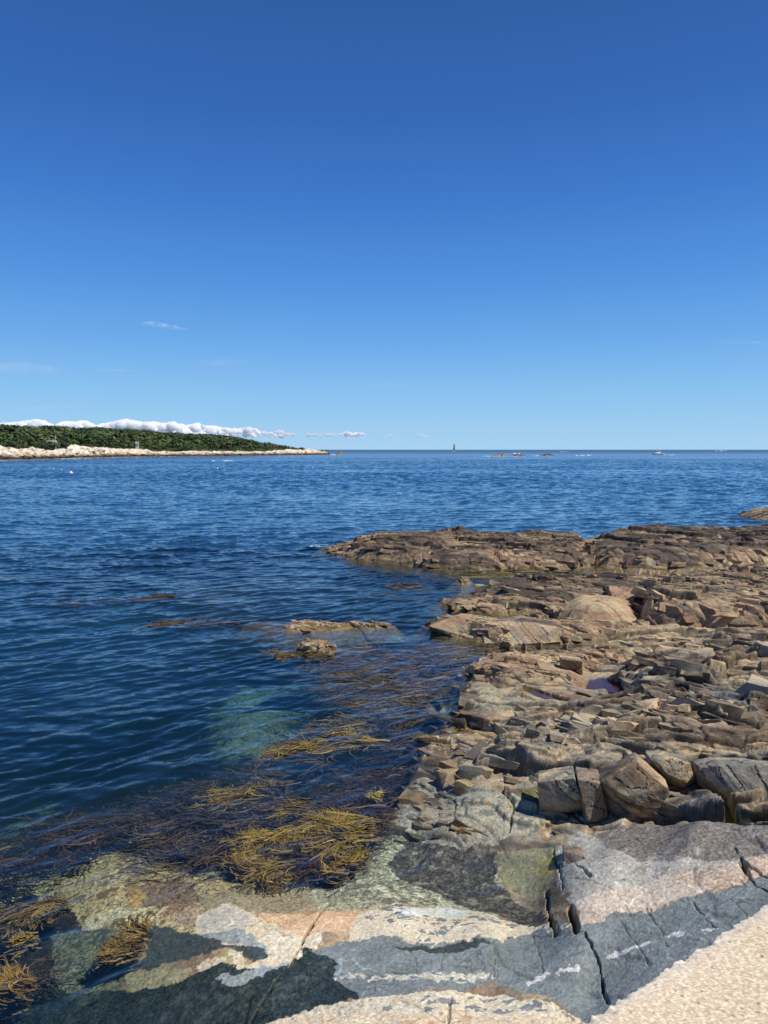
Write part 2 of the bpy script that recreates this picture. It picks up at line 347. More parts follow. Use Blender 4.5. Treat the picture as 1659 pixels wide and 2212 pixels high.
def shoreline_tint(c, x, y, h, seed=70):
    n = fbm(x * 4, y * 4, seed, 4, 0.6)
    c = mixc(c, (.30, .19, .06), sstep(0.14, 0.02, h + 0.05 * n) * sstep(-.1, .35, n + .25) * 0.7)     # golden weed film
    c = mixc(c, (.075, .062, .03), sstep(0.0, -0.09, h + 0.04 * n) * 0.9)
    c = c * (1 - .42 * sstep(.10, .015, h + .04 * n) * (h > -.02))[..., None]
    bn = vnoise(x * 26, y * 26, seed + 3)
    c = mixc(c, (.62, .58, .50), ((bn > 0.8) & (h > -0.02) & (h < 0.1) & (n > 0.05)) * 0.7)             # barnacles
    return c

_k = 6; _g = np.linspace(0, 1, _k)
def _unit():
    vs, qs = [], []; nb = 0; A, B = np.meshgrid(_g, _g); A = A.ravel(); B = B.ravel(); q0 = grid_quads(_k, _k)
    for ax in range(3):
        for side in (0, 1):
            p = np.zeros((_k * _k, 3)); o = [i for i in range(3) if i != ax]; p[:, o[0]] = A; p[:, o[1]] = B; p[:, ax] = side
            vs.append(p); qs.append((q0 if (side == 1) != (ax == 1) else q0[:, ::-1]) + nb); nb += len(p)
    return np.concatenate(vs), np.concatenate(qs)
UBV, UBQ = _unit()
UBW = np.stack([np.prod([np.where(c >> i & 1, UBV[:, i], 1 - UBV[:, i]) for i in range(3)], 0) for c in range(8)], -1)     # (216, 8)
def slabs(x, y, z, size, ang, seed, warm, dark, grey, lift=.18, asp=(.24, .62), thick=(.5, .9), tint=True, darktop=None, sprd=.20):
    """angular broken blocks standing out of the bedrock at the given points; returns one mesh's arrays"""
    rg = np.random.default_rng(seed); M = len(x)
    L0 = size * rg.uniform(.7, 1.5, M); W0 = L0 * rg.uniform(*asp, M); T0 = np.minimum(L0, W0) * rg.uniform(*thick, M)
    a = ang + rg.normal(0, sprd, M) + (rg.random(M) < .10) * rg.uniform(.6, 1.6, M); roll = rg.normal(.20, .08, M); pitch = rg.normal(-.06, .08, M)
    ca, sa, cr, sr, cp, sp_ = np.cos(a), np.sin(a), np.cos(roll), np.sin(roll), np.cos(pitch), np.sin(pitch)
    ex = np.stack([ca * cp, sa * cp, sp_], -1); ey0 = np.stack([-sa, ca, 0 * a], -1); ez0 = np.cross(ex, ey0)
    ey = ey0 * cr[:, None] - ez0 * sr[:, None]; ez = np.cross(ex, ey)
    cor = np.array([[c & 1, c >> 1 & 1, c >> 2 & 1] for c in range(8)], float) - .5
    cor = cor[None] + rg.uniform(-.21, .21, (M, 8, 3)) * np.array([1, 1, .35]); cor[:, 4:, :2] *= rg.uniform(.85, 1.0, (M, 1, 1))
    cor = cor * np.stack([L0, W0, T0], -1)[:, None]
    T0 = T0 * 1.5; ctr = np.stack([x, y, z - T0 * .5 + (rg.random(M) ** 1.5 * 1.3 - .12) * lift * (W0 + .12 * L0) * np.clip(1.25 - .7 * L0, .45, 1.1)], -1)
    cw = ctr[:, None] + cor[..., :1] * ex[:, None] + cor[..., 1:2] * ey[:, None] + cor[..., 2:] * ez[:, None]
    v = np.einsum('kc,mcd->mkd', UBW, cw)
    X, Y, Z = v[..., 0], v[..., 1], v[..., 2]
    f = 2.2 / np.maximum(size, .25)[:, None] if np.ndim(size) else 2.2 / max(size, .25)
    nx = fbm(X * f + Z * f, Y * f - Z * f * .7, seed + 1, 3, .6); nz = fbm(X * f * 1.1 - Z * f, Y * f * 1.1 + 9 + Z * f * .5, seed + 2, 3, .6)
    amp = (.17 * np.minimum(W0, .5))[:, None]; v = v + np.stack([nx, nz, .8 * nx - .6 * nz], -1) * amp[..., None]
    tone = (rg.random(M) - .55)[:, None] * np.ones_like(X) * 1.25
    c = rock_colour(v[..., 0], v[..., 1], v[..., 2], tone, 0 * X, warm if np.ndim(warm) == 0 else np.asarray(warm)[:, None], seed + 5, dark, grey)
    if darktop is not None:
        c = mixc(c, DARK, sstep(darktop - .15, darktop + .2, v[..., 2] + .2 * nx) * .8)
    if tint: c = shoreline_tint(c, v[..., 0], v[..., 1], v[..., 2], seed + 8)
    q = (UBQ[None] + (np.arange(M) * len(UBV))[:, None, None]).reshape(-1, 4)
    return v.reshape(-1, 3), q, c.reshape(-1, 3), (sstep(.1, 0, v[..., 2]) * .5).reshape(-1)
# grid columns of the shore meshes
UC = np.concatenate([np.linspace(-1.25, -0.6, 60, endpoint=False), np.arange(-0.6, 0.6, 1 / 760), np.linspace(0.6, 1.25, 60)])
def rows(y0, y1, k): return np.exp(np.arange(math.log(y0), math.log(y1), 1 / k))

# --- main shore
YR = np.concatenate([rows(3.0, 23, 760), rows(23, 70, 60)])
U2, Y2 = np.meshgrid(UC, YR); X2 = U2 * Y2
X2 = X2.astype(np.float64)
bh = base_h(X2, Y2)
# how broken the rock is
smooth_poly = [poly("0,2300 0,1880 420,1870 760,1850 850,1800 1000,1830 1190,1830 1240,1800 1290,1795 1420,1765 1659,1765 1900,1765 1900,2300"),]
sd = sdf(X2, Y2, smooth_poly[0])
rough = 1 - 0.9 * sstep(-0.25, 0.25, sd)
for s_, k_ in (("830,1700 1000,1655 1130,1685 1200,1770 1200,1850 830,1850", .5), ("900,1560 1060,1545 1150,1560 1180,1640 1060,1690 880,1690", .12), ("900,1470 1080,1460 1230,1500 1240,1550 1080,1580 900,1560", .2), ("1100,1560 1300,1545 1330,1640 1180,1660 1100,1640", .05)):
    rough = rough * (1 - k_ * sstep(-.1, .25, sdf(X2, Y2, poly(s_))))
rough = rough * (0.25 + 0.75 * sstep(-0.5, 0.12, bh))
rough = rough * (0.75 + 0.35 * sstep(0.1, 0.6, bh))
fh, crack, tone = fracture(X2, Y2, 1.0)
hgt = soften(bh + fh * rough, 2)
crack = crack * np.clip(rough * 1.2, 0, 1); toneS = tone * np.clip(rough, 0.15, 1)
hgt = hgt - .016 * sstep(-.006, .006, sdf(X2 + .05 * fbm(X2 * 4, Y2 * 4, 66, 5, .6), Y2 + .04 * fbm(X2 * 4 + 9, Y2 * 4, 67, 5, .6), poly('640,2062 690,2040 760,2030 829,2024 869,2027 929,2044 960,2033 995,2029 1030,2027 1065,2033 1090,2019 1150,2017 1200,2015 1245,2008 1262,2012 1257,1993 1330,1975 1420,1961 1500,1940 1560,1917 1610,1894 1659,1874 1900,1800 1900,2300 1290,2300 1240,2200 1190,2150 1080,2122 1050,2122 995,2138 829,2150 770,2158 720,2122 690,2112')))
# named cracks in the pavement: line, width, depth
CR = [("1070,2035 1076,2070 1074,2112", .007, .03), ("1150,2018 1165,2050 1173,2098", .007, .03), ("960,2031 957,2060 955,2092", .006, .03), ("1395,1962 1425,2000 1442,2044", .008, .04), ("1335,1978 1372,2030 1402,2075", .006, .03), ("1560,1918 1590,1950 1625,1985", .007, .04), ("880,2036 900,2070 902,2098", .006, .03), ("560,1975 600,2010 640,2030", .006, .02), ("940,1960 935,1985 945,2030", .007, .03), ("845,2150 900,2175 960,2210", .007, .03), ("975,2148 970,2180 968,2220", .012, .05), ("1090,1690 1110,1740 1100,1800", .015, .07), ("900,1730 980,1745 1060,1740 1150,1760", .012, .06), ("960,1690 985,1730 975,1790 1010,1825", .012, .06),
      ("712,1950 690,1975 665,2010 648,2045 620,2090 585,2140 540,2212", .022, .10), ("1262,2012 1285,2050 1298,2085 1302,2120 1312,2165", .016, .15),
      ("1180,1925 1184,1950 1190,1985 1203,2012", .028, .2), ("1230,1960 1238,1985 1247,2012", .026, .2), ("1495,1945 1520,1975 1548,2000", .012, .05),
      ("1195,1840 1210,1880 1215,1915", .025, .15), ("1220,1835 1250,1870 1275,1890", .02, .12), ("1065,2033 1068,2060 1066,2110", .01, .04),
      ("1600,1860 1620,1890 1640,1910 1670,1925", .025, .12), ("1360,1800 1430,1845 1520,1852", .008, .03), ("1230,1895 1330,1925 1360,1975", .008, .03),
      ("1590,1830 1615,1868 1659,1890 1700,1905", .022, .15), ("400,1920 520,1935 640,1935", .012, .04), ("330,2010 334,1975 350,1950", .015, .05)]
near_ = Y2 < 9.5; nr_ = int(near_.any(1).sum()); Xc, Yc = X2[:nr_], Y2[:nr_]; cw1 = .022 * fbm(Xc * 8, Yc * 8, 91, 5, .65); cw2 = .022 * fbm(Xc * 8, Yc * 8 + 30, 92, 5, .65); cwv = np.clip(.75 + 1.3 * fbm(Xc * 4.3, Yc * 4.3, 93, 4, .7), .12, 1.5)
for s, w, d in CR:
    pl = poly(s); dd = pldist(Xc + cw1, Yc + cw2, pl); wv = w * cwv; g = 1 - sstep(wv * .25, wv * 1.1, dd)
    hgt[:nr_] -= d * (.4 if d < .07 else .65) * g; crack[:nr_] = np.maximum(crack[:nr_], g * (.6 if d < .07 else .85))
    del dd, g
# ---- colours: what each part of the ground is
wx = 0.13 * fbm(X2 * 2.6, Y2 * 2.6, 201, 7, 0.66); wy = 0.11 * fbm(X2 * 2.6 + 50, Y2 * 2.6, 202, 7, 0.66)
Xw = X2 + wx + .025 * fbm(X2 * 17, Y2 * 17, 203, 4, .65); Yw = Y2 + wy + .025 * fbm(X2 * 17 + 50, Y2 * 17, 204, 4, .65)
n1 = fbm(X2 * 2.2, Y2 * 2.6, 211, 5, 0.6); n2 = fbm(X2 * 11, Y2 * 11, 212, 4, 0.65); n3 = fbm(X2 * 40, Y2 * 40, 213, 2)
n4 = vnoise(X2 * 95, Y2 * 95, 214) * 2 - 1; band = fbm(X2 * 1.2 + Y2 * 1.5, (Y2 * 9 - X2 * 4.5), 215, 3, .6)
warmth = 0.28 + 0.4 * sstep(12, 20, Y2)
warmth = warmth + 0.25 * sstep(0.25, 0.0, X2 / Y2)
C = rock_colour(X2, Y2, hgt, toneS, crack, warmth, dark=0.18 + 0.2 * sstep(0.15, 0.5, X2 / Y2), grey=0.62)
wet = np.zeros(X2.shape, np.float32)
def clasts(col, cl, scale, dens, seed):
    """dark angular fragments set in a pale matrix"""
    f1, f2, r, r2, _, _ = worley(X2 * scale * 0.62 + 0.9 * n1 + .35 * n2, Y2 * scale * 1.1 + 0.6 * n2 + .3 * n3, seed)
    m = ((f2 - f1) > 0.06 + 0.55 * r2 + .12 * n3) & (r < dens)
    return m
def paint(s, col, var=0.2, clast=None, wetness=None, spots=None, alpha=1.0, soft=0):
    global C
    pl_ = poly(s); m = inpoly(Xw, Yw, pl_)
    if not m.any(): return
    c = np.asarray(col, np.float32)[None] * (1 + var * (0.9 * n1[m] + 0.8 * n2[m] + 1.3 * n3[m] + 1.5 * n4[m]))[:, None]
    if spots: c = mixc(c, spots[0], sstep(spots[1], spots[1] + 0.25, n1[m] * 0.6 + n2[m] * 0.8))
    if clast is not None:
        k = clasts(None, None, clast[1], clast[2], clast[3])[m] & (n1[m] > clast[4])
        c = np.where(k[:, None], np.asarray(clast[0], np.float32) * (1 + 0.3 * n2[m])[:, None], c)
    c = mixc(c, (.05, .045, .035), crack[m] * 0.85)
    if soft: alpha = (alpha * sstep(0, soft, pldist(X2[m], Y2[m], pl_, True) + soft * .9 * n1[m] + soft * .5 * n2[m]))[:, None]
    C[m] = np.clip(C[m] * (1 - alpha) + c * alpha, 0.008, 0.8)
    if wetness is not None: wet[m] = wetness
SLATE = (.195, .225, .225); CREAM = (.66, .575, .42)
# offshore bottom and weed beds
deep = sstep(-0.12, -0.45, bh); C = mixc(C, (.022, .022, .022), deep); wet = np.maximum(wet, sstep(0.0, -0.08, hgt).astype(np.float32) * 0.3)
paint("-400,1760 0,1790 150,1745 300,1640 470,1600 600,1610 720,1590 850,1500 930,1440 1010,1400 1020,1480 900,1500 960,1560 900,1640 860,1700 850,1790 800,1850 740,1880 520,1872 420,1885 300,1845 130,1868 0,1900 -400,1900", (.026, .022, .022), 0.6, spots=((.075, .05, .026), .25))
paint("420,1640 445,1530 530,1455 640,1475 690,1512 790,1525 710,1595 580,1640 490,1665", (.40, .34, .225), 0.5, soft=.65)
paint("150,1550 200,1515 290,1510 310,1548 220,1570", (.20, .20, .14), 0.4, soft=.7)
paint("-30,1810 40,1755 120,1705 150,1735 75,1800 0,1850", (.24, .24, .15), 0.5, soft=.6)
# the shelf at the bottom left
paint("-400,1880 0,1895 130,1862 260,1838 330,1865 420,1885 640,1865 720,1862 700,1960 440,1975 440,2010 330,2012 120,2015 0,2000 -400,2000", (.46, .36, .19), 0.5, spots=((.19, .13, .065), 0.15))
paint("-400,1960 0,1955 60,1930 150,1955 180,2010 130,2085 60,2135 0,2155 -400,2150", (.03, .024, .024), 0.5, spots=((.10, .07, .03), .3))
paint("110,2015 320,2010 300,2090 250,2135 60,2150 130,2085", (.15, .16, .11), 0.5, spots=((.07, .08, .06), .1))
paint("430,1930 500,1922 640,1915 700,1955 565,1980 500,1951 440,1968", (.34, .29, .18), 0.3)
paint("270,1925 330,1905 420,1905 430,1945 370,1975 300,1965", (.25, .17, .10), 0.4, spots=((.5, .30, .06), .2))
paint("180,1985 320,1950 360,1960 300,2000 200,2012", (.58, .50, .30), 0.35, spots=((.16, .12, .06), .1))
paint("255,1950 290,1925 330,1935 310,1965", (.46, .29, .06), 0.5, soft=.16, alpha=.8)
paint("370,1971 430,1941 445,1996 425,2011 370,1996", (.40, .29, .20), 0.4, soft=.08)
paint("420,1890 620,1866 740,1860 829,1805 990,1798 1070,1890 1110,1950 1060,1990 950,1962 830,1970 690,1962 640,1920", (.40, .39, .27), 0.4, clast=((.17, .17, .13), 13, .5, 301, -.2), spots=((.44, .44, .32), .25))
paint("829,1872 870,1815 1000,1825 1080,1845 1060,1900 1110,1945 1185,1955 1190,1995 1100,1990 1000,1955 880,1905", (.10, .088, .068), 0.5, spots=((.26, .24, .19), .28))
paint("1060,1848 1195,1828 1192,1922 1110,1928 1075,1900", (.25, .245, .15), 0.2, spots=((.42, .33, .07), .3))
f1_, f2_, r_, r2_, _a, _b = worley(X2 * 17 + .5 * n2, Y2 * 17 + .5 * n1, 777); peb = (f2_ - f1_)
mp_ = inpoly(Xw, Yw, poly("760,1865 829,1805 990,1798 1080,1840 1075,1900 1115,1945 1185,1955 1190,1995 1100,1990 1000,1958 880,1950 760,1945 640,1915 640,1868"))
k_ = (0.68 + .75 * r_ ** 1.5) * np.clip(.6 + 1.6 * peb, .5, 1.08); C[mp_] = np.clip(C[mp_] * k_[mp_][:, None] * np.where(r2_[mp_] > .93, 2.0, 1)[:, None], .01, .7); del f1_, f2_, _a, _b
# pale and blue bands of the pavement
paint("430,1975 500,1948 565,1985 640,1975 700,1975 700,2030 650,2060 615,2085 560,2070 500,2050 430,2040", CREAM, 0.12, spots=((.42, .28, .12), .45), wetness=.2)
paint("440,1971 500,1955 545,1985 520,2010 440,2006", (.56, .53, .45), 0.15)
paint("430,2016 460,2008 520,2012 560,2040 600,2062 545,2052 500,2032 450,2052", (.31, .345, .35), 0.15)
paint("565,1972 690,1968 830,1964 850,2012 770,2010 700,2008 645,2020 600,1998 565,1988", (.66, .45, .27), 0.15, wetness=.1)
paint("760,1975 829,1966 955,1957 1040,1965 1070,1985 1120,1993 1185,2006 1250,1998 1252,2016 1200,2018 1100,2022 1065,2036 990,2034 930,2048 860,2034 760,2036", CREAM, 0.12, clast=((.19, .21, .21), 13, .6, 303, -.25), wetness=.1)
paint("840,1972 955,1958 1020,1966 1000,1978 900,1982", (.60, .62, .58), 0.1)
paint("320,2008 370,2004 435,2014 480,2041 550,2046 595,2058 550,2073 480,2053 425,2068 350,2083 275,2090 320,2061", (.065, .08, .075), 0.25, wetness=.6)
paint("425,2083 510,2056 530,2080 620,2058 610,2086 480,2098 450,2118 430,2102", CREAM, 0.15, spots=((.40, .37, .2), .3))
paint("270,2096 420,2084 412,2108 340,2123 272,2145", (.33, .30, .18), 0.25)
paint("640,2062 690,2040 760,2030 829,2024 869,2027 929,2044 960,2033 995,2029 1030,2027 1065,2033 1090,2019 1150,2017 1200,2015 1245,2008 1262,2012 1257,1993 1330,1975 1420,1961 1500,1940 1560,1917 1610,1894 1659,1874 1900,1800 1900,2300 1290,2300 1240,2200 1190,2150 1080,2122 1050,2122 995,2138 829,2150 770,2158 720,2122 690,2112", SLATE, 0.12)
ms_ = inpoly(Xw, Yw, poly("640,2062 690,2040 760,2030 829,2024 929,2044 1090,2019 1262,2012 1257,1993 1420,1961 1610,1894 1900,1800 1900,2300 1290,2300 1190,2150 1080,2122 829,2150 720,2122"))
C[ms_] = np.clip(C[ms_] * (1 + .22 * band + .12 * n1)[ms_][:, None], .02, .6); del ms_
paint("850,2040 929,2046 1000,2030 1060,2036 1000,2055 930,2062", (.05, .06, .055), 0.2, wetness=.5)
paint("640,2088 740,2104 860,2098 900,2104 1000,2102 1070,2106 1060,2116 960,2118 880,2112 740,2112", (.55, .53, .44), 0.2, clast=((.17, .2, .2), 16, .6, 305, -.4))
for s in ("1130,2110 1180,2092 1192,2098 1140,2118", "1205,2092 1255,2078 1258,2082 1212,2098", "1312,2065 1395,2034 1400,2040 1320,2071", "1425,2022 1468,2008 1470,2014 1430,2030", "1515,2005 1560,1998 1562,2001 1520,2010"):
    paint(s, (.62, .62, .58), 0.1)
paint("-300,2165 60,2150 250,2136 340,2121 450,2096 620,2084 645,2059 662,2040 735,2079 722,2111 772,2156 690,2178 575,2208 500,2225 500,2500 -300,2500", (.028, .040, .037), 0.4, spots=((.07, .085, .07), .3), wetness=.85)
paint("455,2121 500,2138 530,2126 570,2096 622,2081 560,2084 500,2104", (.32, .355, .36), 0.15)
paint("500,2290 560,2212 640,2190 690,2176 780,2160 830,2147 900,2140 960,2147 1000,2137 1085,2150 1170,2165 1215,2185 1250,2200 1300,2500 500,2500", CREAM, 0.12, clast=((.22, .235, .23), 11, .62, 307, -.3), spots=((.58, .37, .21), .5))
paint("560,2225 640,2195 720,2190 900,2190 1050,2196 1250,2198 1300,2500 500,2500", (.68, .55, .38), 0.14, spots=((.55, .34, .2), .3))
# the smooth whaleback on the right
paint("1195,1842 1240,1800 1290,1797 1420,1765 1659,1765 1900,1765 1900,1860 1659,1874 1500,1940 1330,1975 1252,1995 1235,1930 1200,1880", (.42, .40, .345), 0.2, spots=((.28, .26, .22), .3))
paint("1285,1800 1400,1768 1500,1755 1700,1755 1900,1755 1900,1845 1659,1838 1560,1855 1400,1862 1310,1835", (.20, .18, .155), 0.35, spots=((.36, .34, .3), .3))
paint("1248,1995 1245,1950 1330,1918 1430,1895 1540,1880 1640,1845 1900,1830 1900,1850 1659,1873 1500,1940 1330,1975", (.58, .49, .385), 0.16, spots=((.50, .49, .45), .35))
paint("1450,1895 1560,1862 1659,1842 1700,1850 1659,1872 1540,1920", (.46, .33, .235), 0.3, alpha=0.6)
# breccia on the low dome that runs into the water
paint("850,1720 950,1690 1050,1690 1120,1720 1180,1760 1160,1800 1060,1830 950,1820 870,1790", (.33, .315, .235), 0.25, clast=((.18, .185, .16), 7, .5, 309, -.3), spots=((.42, .27, .09), .4))
paint("930,1490 1050,1480 1120,1510 1200,1500 1220,1540 1100,1560 1000,1540", (.36, .31, .2), 0.25, clast=((.2, .195, .16), 4, .5, 311, -.2))
paint("900,1640 960,1590 1050,1575 1160,1560 1300,1560 1300,1650 1180,1660 1100,1690 960,1685", (.38, .31, .205), 0.3, clast=((.18, .165, .14), 4, .5, 313, -.3), alpha=.7)
C = np.clip(C, 0.006, 0.8)
jf1, jf2, jr, _r, _a, _b = worley(X2 * .8 + .5 * n1 + .2 * Y2, Y2 * 1.5 - .5 * X2 + .4 * n1, 881); jn = (1 - sstep(.0, .02, jf2 - jf1)) * (jr > .3) * sstep(0, .3, sd); C = C * (1 - .55 * jn)[..., None]
jf1, jf2, jr, _r, _a, _b = worley(X2 * 3 + n1 + .3 * n2, Y2 * 4.5 - X2 + n1, 882); jn = (1 - sstep(.0, .03, jf2 - jf1)) * (jr > .5) * sstep(0, .3, sd); C = C * (1 - .3 * jn)[..., None]; del jf1, jf2, _a, _b
# veins on the slate and the whaleback
va = np.abs(fbm(X2 * 1.7 + 0.8 * Y2, Y2 * 0.9 - X2 * .3, 401, 4, 0.5)); vb = np.abs(fbm(X2 * 2.6 - 1.4 * Y2, Y2 * 1.7 + X2, 402, 3, 0.5))
vein = np.maximum(1 - sstep(0, 0.014, va), (1 - sstep(0, 0.012, vb))) * sstep(-0.1, 0.1, sd) * (hgt > -0.05) * (n1 > -.25)
C = C * (1 + 0.55 * vein)[..., None]
out_low = (rough > 0.4)
C2 = shoreline_tint(C, X2, Y2, hgt); C = np.where(out_low[..., None], C2, C); del C2
wet = np.where(out_low, np.maximum(wet, sstep(0.12, 0.0, hgt) * 0.6), wet)
hgt = hgt + 0.006 * n2 * (1 - rough) + 0.02 * n1 * (1 - rough)
POOLS = [("1235,1478 1262,1474 1300,1468 1340,1472 1352,1486 1345,1499 1300,1497 1262,1494 1236,1492", (.06, .02, .03), 'purple bottomed tide pool among grey rocks below the pale buff ledge'),
         ("1128,1484 1160,1492 1200,1506 1232,1520 1200,1522 1150,1508 1126,1494", (.11, .055, .022), 'narrow brown tide pool at the foot of the pale buff ledge'),
         ("1520,1695 1545,1690 1560,1720 1590,1750 1600,1770 1560,1762 1525,1735 1505,1715", (.22, .17, .03), 'yellow green tide pool in a cleft beside the long pale slab'),
         ("1150,1690 1172,1686 1190,1700 1188,1722 1160,1732 1125,1720 1110,1706", (.17, .165, .07), 'olive tide pool left of the dark squat block'),
         ("1540,1505 1570,1502 1600,1508 1620,1516 1580,1520 1548,1516", (.05, .055, .07), 'small dark blue tide pool among broken grey rock at right')]
PZS = []
for s_, col_, _l in POOLS:
    pl = poly(s_); sp = sdf(X2, Y2, pl) + .03 * n2; zp = float(np.median(hgt[sp > 0])) - .01; PZS.append((pl, zp))
    m_ = sp > -.12; hgt[m_] = np.where(sp[m_] > 0, np.minimum(hgt[m_], zp - .03 - .35 * np.minimum(sp[m_], .25)), np.maximum(hgt[m_], zp - .0 + 0 * sp[m_]) * 1)
    m_ = sp > 0; C[m_] = np.asarray(col_) * (1 + .4 * n1[m_] + .5 * n2[m_])[:, None]
C = np.clip(C, .006, .8)
Xo, Yo = undercut(X2, Y2, hgt, rough, 77)
V = np.stack([Xo, Yo, hgt], -1).reshape(-1, 3)
# angular slabs that make up the broken part of the shore
rg_s = np.random.default_rng(71); cand_x, cand_y, cand_z, cand_s = [], [], [], []
for (n_c, s0, s1) in ((900, .45, 1.0), (3500, .2, .5), (2800, .08, .19)):
    yy = np.exp(rg_s.uniform(math.log(7.2), math.log(23), n_c)); xx = rg_s.uniform(-.12, .75, n_c) * yy
    iu = np.clip(np.searchsorted(UC, xx / yy), 1, len(UC) - 1); iy = np.clip(np.searchsorted(YR, yy), 1, len(YR) - 1)
    hh_ = hgt[iy, iu]; ro = rough[iy, iu]; sz = rg_s.uniform(s0, s1, n_c) * (.75 + yy / 40)
    kp = (ro > .42) & (rg_s.random(n_c) < (ro - .3) * 1.6) & (hh_ > -.03) & (sz < .25 + 1.6 * np.clip(hh_, 0, 1)) & (fbm(xx * .6, yy * .9, 78, 3) + .14 * rg_s.normal(size=n_c) > -.02 + .16 * (sz < .2))
    for pl_, zp_ in PZS: kp &= sdf(xx, yy, pl_) < -.22 * sz - .03
    cand_x.append(xx[kp]); cand_y.append(yy[kp]); cand_z.append(hh_[kp]); cand_s.append(sz[kp])
n_c = 330; yy = np.exp(rg_s.uniform(math.log(7.0), math.log(15), n_c)); xx = rg_s.uniform(-.02, .16, n_c) * yy
iu = np.clip(np.searchsorted(UC, xx / yy), 1, len(UC) - 1); iy = np.clip(np.searchsorted(YR, yy), 1, len(YR) - 1); hh_ = hgt[iy, iu]; sz = rg_s.uniform(.12, .5, n_c); kp = (hh_ > -.2) & (hh_ < .06) & (yy > 8.0)
cand_x.append(xx[kp]); cand_y.append(yy[kp]); cand_z.append(hh_[kp]); cand_s.append(sz[kp])
cx_, cy_, cz_, cs_z = [np.concatenate(k) for k in (cand_x, cand_y, cand_z, cand_s)]
wm = .28 + .35 * sstep(12, 20, cy_) + .3 * sstep(.25, .02, cx_ / cy_)
sv0, sq0, sc0, sw0 = slabs(cx_, cy_, cz_, cs_z, -.5, 79, wm, .42, .6)
print('slabs', len(cx_))
Q = np.concatenate([grid_quads(len(YR), len(UC)), sq0 + len(V)])
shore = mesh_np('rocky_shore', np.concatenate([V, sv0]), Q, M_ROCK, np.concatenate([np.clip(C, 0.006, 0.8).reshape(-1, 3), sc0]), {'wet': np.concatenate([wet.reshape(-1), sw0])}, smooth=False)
tag(shore, kind='structure')
del V

# ------------------------------------------------------------------ outcrops: each a rock of its own
OUT = []                       # (polygon, height) for the water depth
def outcrop(name, label, cat, px, z0, top, w, seed, res=0.03, res_y=None, warm=0.6, dark=0.35, grey=0.4, frac=1.0, tilt=(0, 0), ang=-0.45, big=1.7, mid=.7, small=.28, group=None, power=2.0, drop=0.9, tip=None, back=0.3, skirt=0.9, nsl=0, ssz=(.25, .7), sang=-.45):
    pl = poly(px, z0); px_, py_ = pl
    x0, x1, y0, y1 = px_.min() - .4, px_.max() + .4, py_.min() - .35, py_.max() + .5
    ry = (res_y or res) * 0.62; res = res * .85
    xs = np.arange(x0, x1, res); ys = np.arange(y0, y1, ry); X, Y = np.meshgrid(xs, ys)
    Xq = X + 0.18 * fbm(X * 1.1, Y * 1.1, seed + 1, 4, .6) * min(1, w * 2); Yq = Y + 0.14 * fbm(X * 1.1 + 9, Y * 1.1, seed + 2, 4, .6) * min(1, w * 2)
    s = sdf(Xq, Yq, pl)
    t = np.clip(s / w, 0, 1); f = 1 - (1 - t) ** power
    cx, cy = px_.mean(), py_.mean()
    topz = top + tilt[0] * (X - cx) + tilt[1] * (Y - cy)
    if tip is not None: topz = topz * (0.25 + 0.75 * sstep(tip[0], tip[1], X))
    h = np.where(s > 0, z0 + np.maximum(topz - z0, .03) * f, z0 + s * skirt)
    fh, ck, tn = fracture(X, Y, 1.0, seed, ang, big, mid, small)
    h = soften(h + fh * frac * (0.35 + 0.65 * sstep(-.1, .35 * w, s)), 1)
    c = rock_colour(X, Y, h, tn, ck * min(1, frac * 1.3), warm, seed + 3, dark, grey)
    hi = sstep(0.45, 0.95, (h - z0) / max(top - z0, .2) + 0.3 * fbm(X * 1.3, Y * 2, seed + 9, 4))
    c = mixc(c, DARK, hi * dark * 1.15 * sstep(-.3, .3, fbm(X * .6 + 3, Y * 1.2, seed + 19, 4) + .15))
    if z0 < 0.1: c = shoreline_tint(c, X, Y, h - 0.02, seed + 30)
    wt = sstep(0.12, 0.0, h) * 0.6 if z0 < .1 else 0 * h
    keep = (s > -0.35) & (h > z0 - drop)
    X, Y = undercut(X, Y, h, frac, seed + 40)
    q = grid_quads(len(ys), len(xs), keep)
    v = np.stack([X, Y, h], -1).reshape(-1, 3); v, q, c, wt = compact(v, q, c.reshape(-1, 3), np.asarray(wt).reshape(-1))
    if nsl:
        rg = np.random.default_rng(seed + 500); k = np.flatnonzero(((h > z0 + .03) & (s > .08)).ravel()); k = k[rg.integers(len(k), size=nsl)]
        sz = ssz[0] + (ssz[1] - ssz[0]) * rg.random(nsl) ** 2.2; sz = np.minimum(sz, .25 + 1.5 * (h.ravel()[k] - z0))
        v2, q2, c2, w2 = slabs(X.ravel()[k], Y.ravel()[k], h.ravel()[k], sz, sang, seed + 600, warm, dark * .55, grey, darktop=(z0 + (top - z0) * 1.05 if dark > .3 else None), tint=z0 < .1)
        q = np.concatenate([q, q2 + len(v)]); v = np.concatenate([v, v2]); c = np.concatenate([c, c2]); wt = np.concatenate([wt, w2])
    loc = np.array([cx, cy, z0]); o = mesh_np(name, v - loc, q, M_ROCK, c, {'wet': wt}, smooth=False); o.location = loc
    tag(o, label, cat, group); OUT.append((pl, z0, top, w)); return o
outcrop('rock_ridge', 'long reddish brown rock ridge running out into open water beyond the other ledges', 'rock ridge',
        "690,1186 735,1202 790,1212 860,1217 905,1224 960,1230 1040,1232 1100,1227 1170,1230 1240,1229 1275,1222 1268,1196 1265,1176 1240,1172 1150,1174 1080,1177 1010,1172 930,1168 850,1172 790,1176 730,1180", 0, .62, .7, 11, .033, .024, warm=.8, dark=.5, grey=.3, frac=.8, tip=(-2.2, .6), nsl=900, ssz=(.12, .7), sang=-.25)
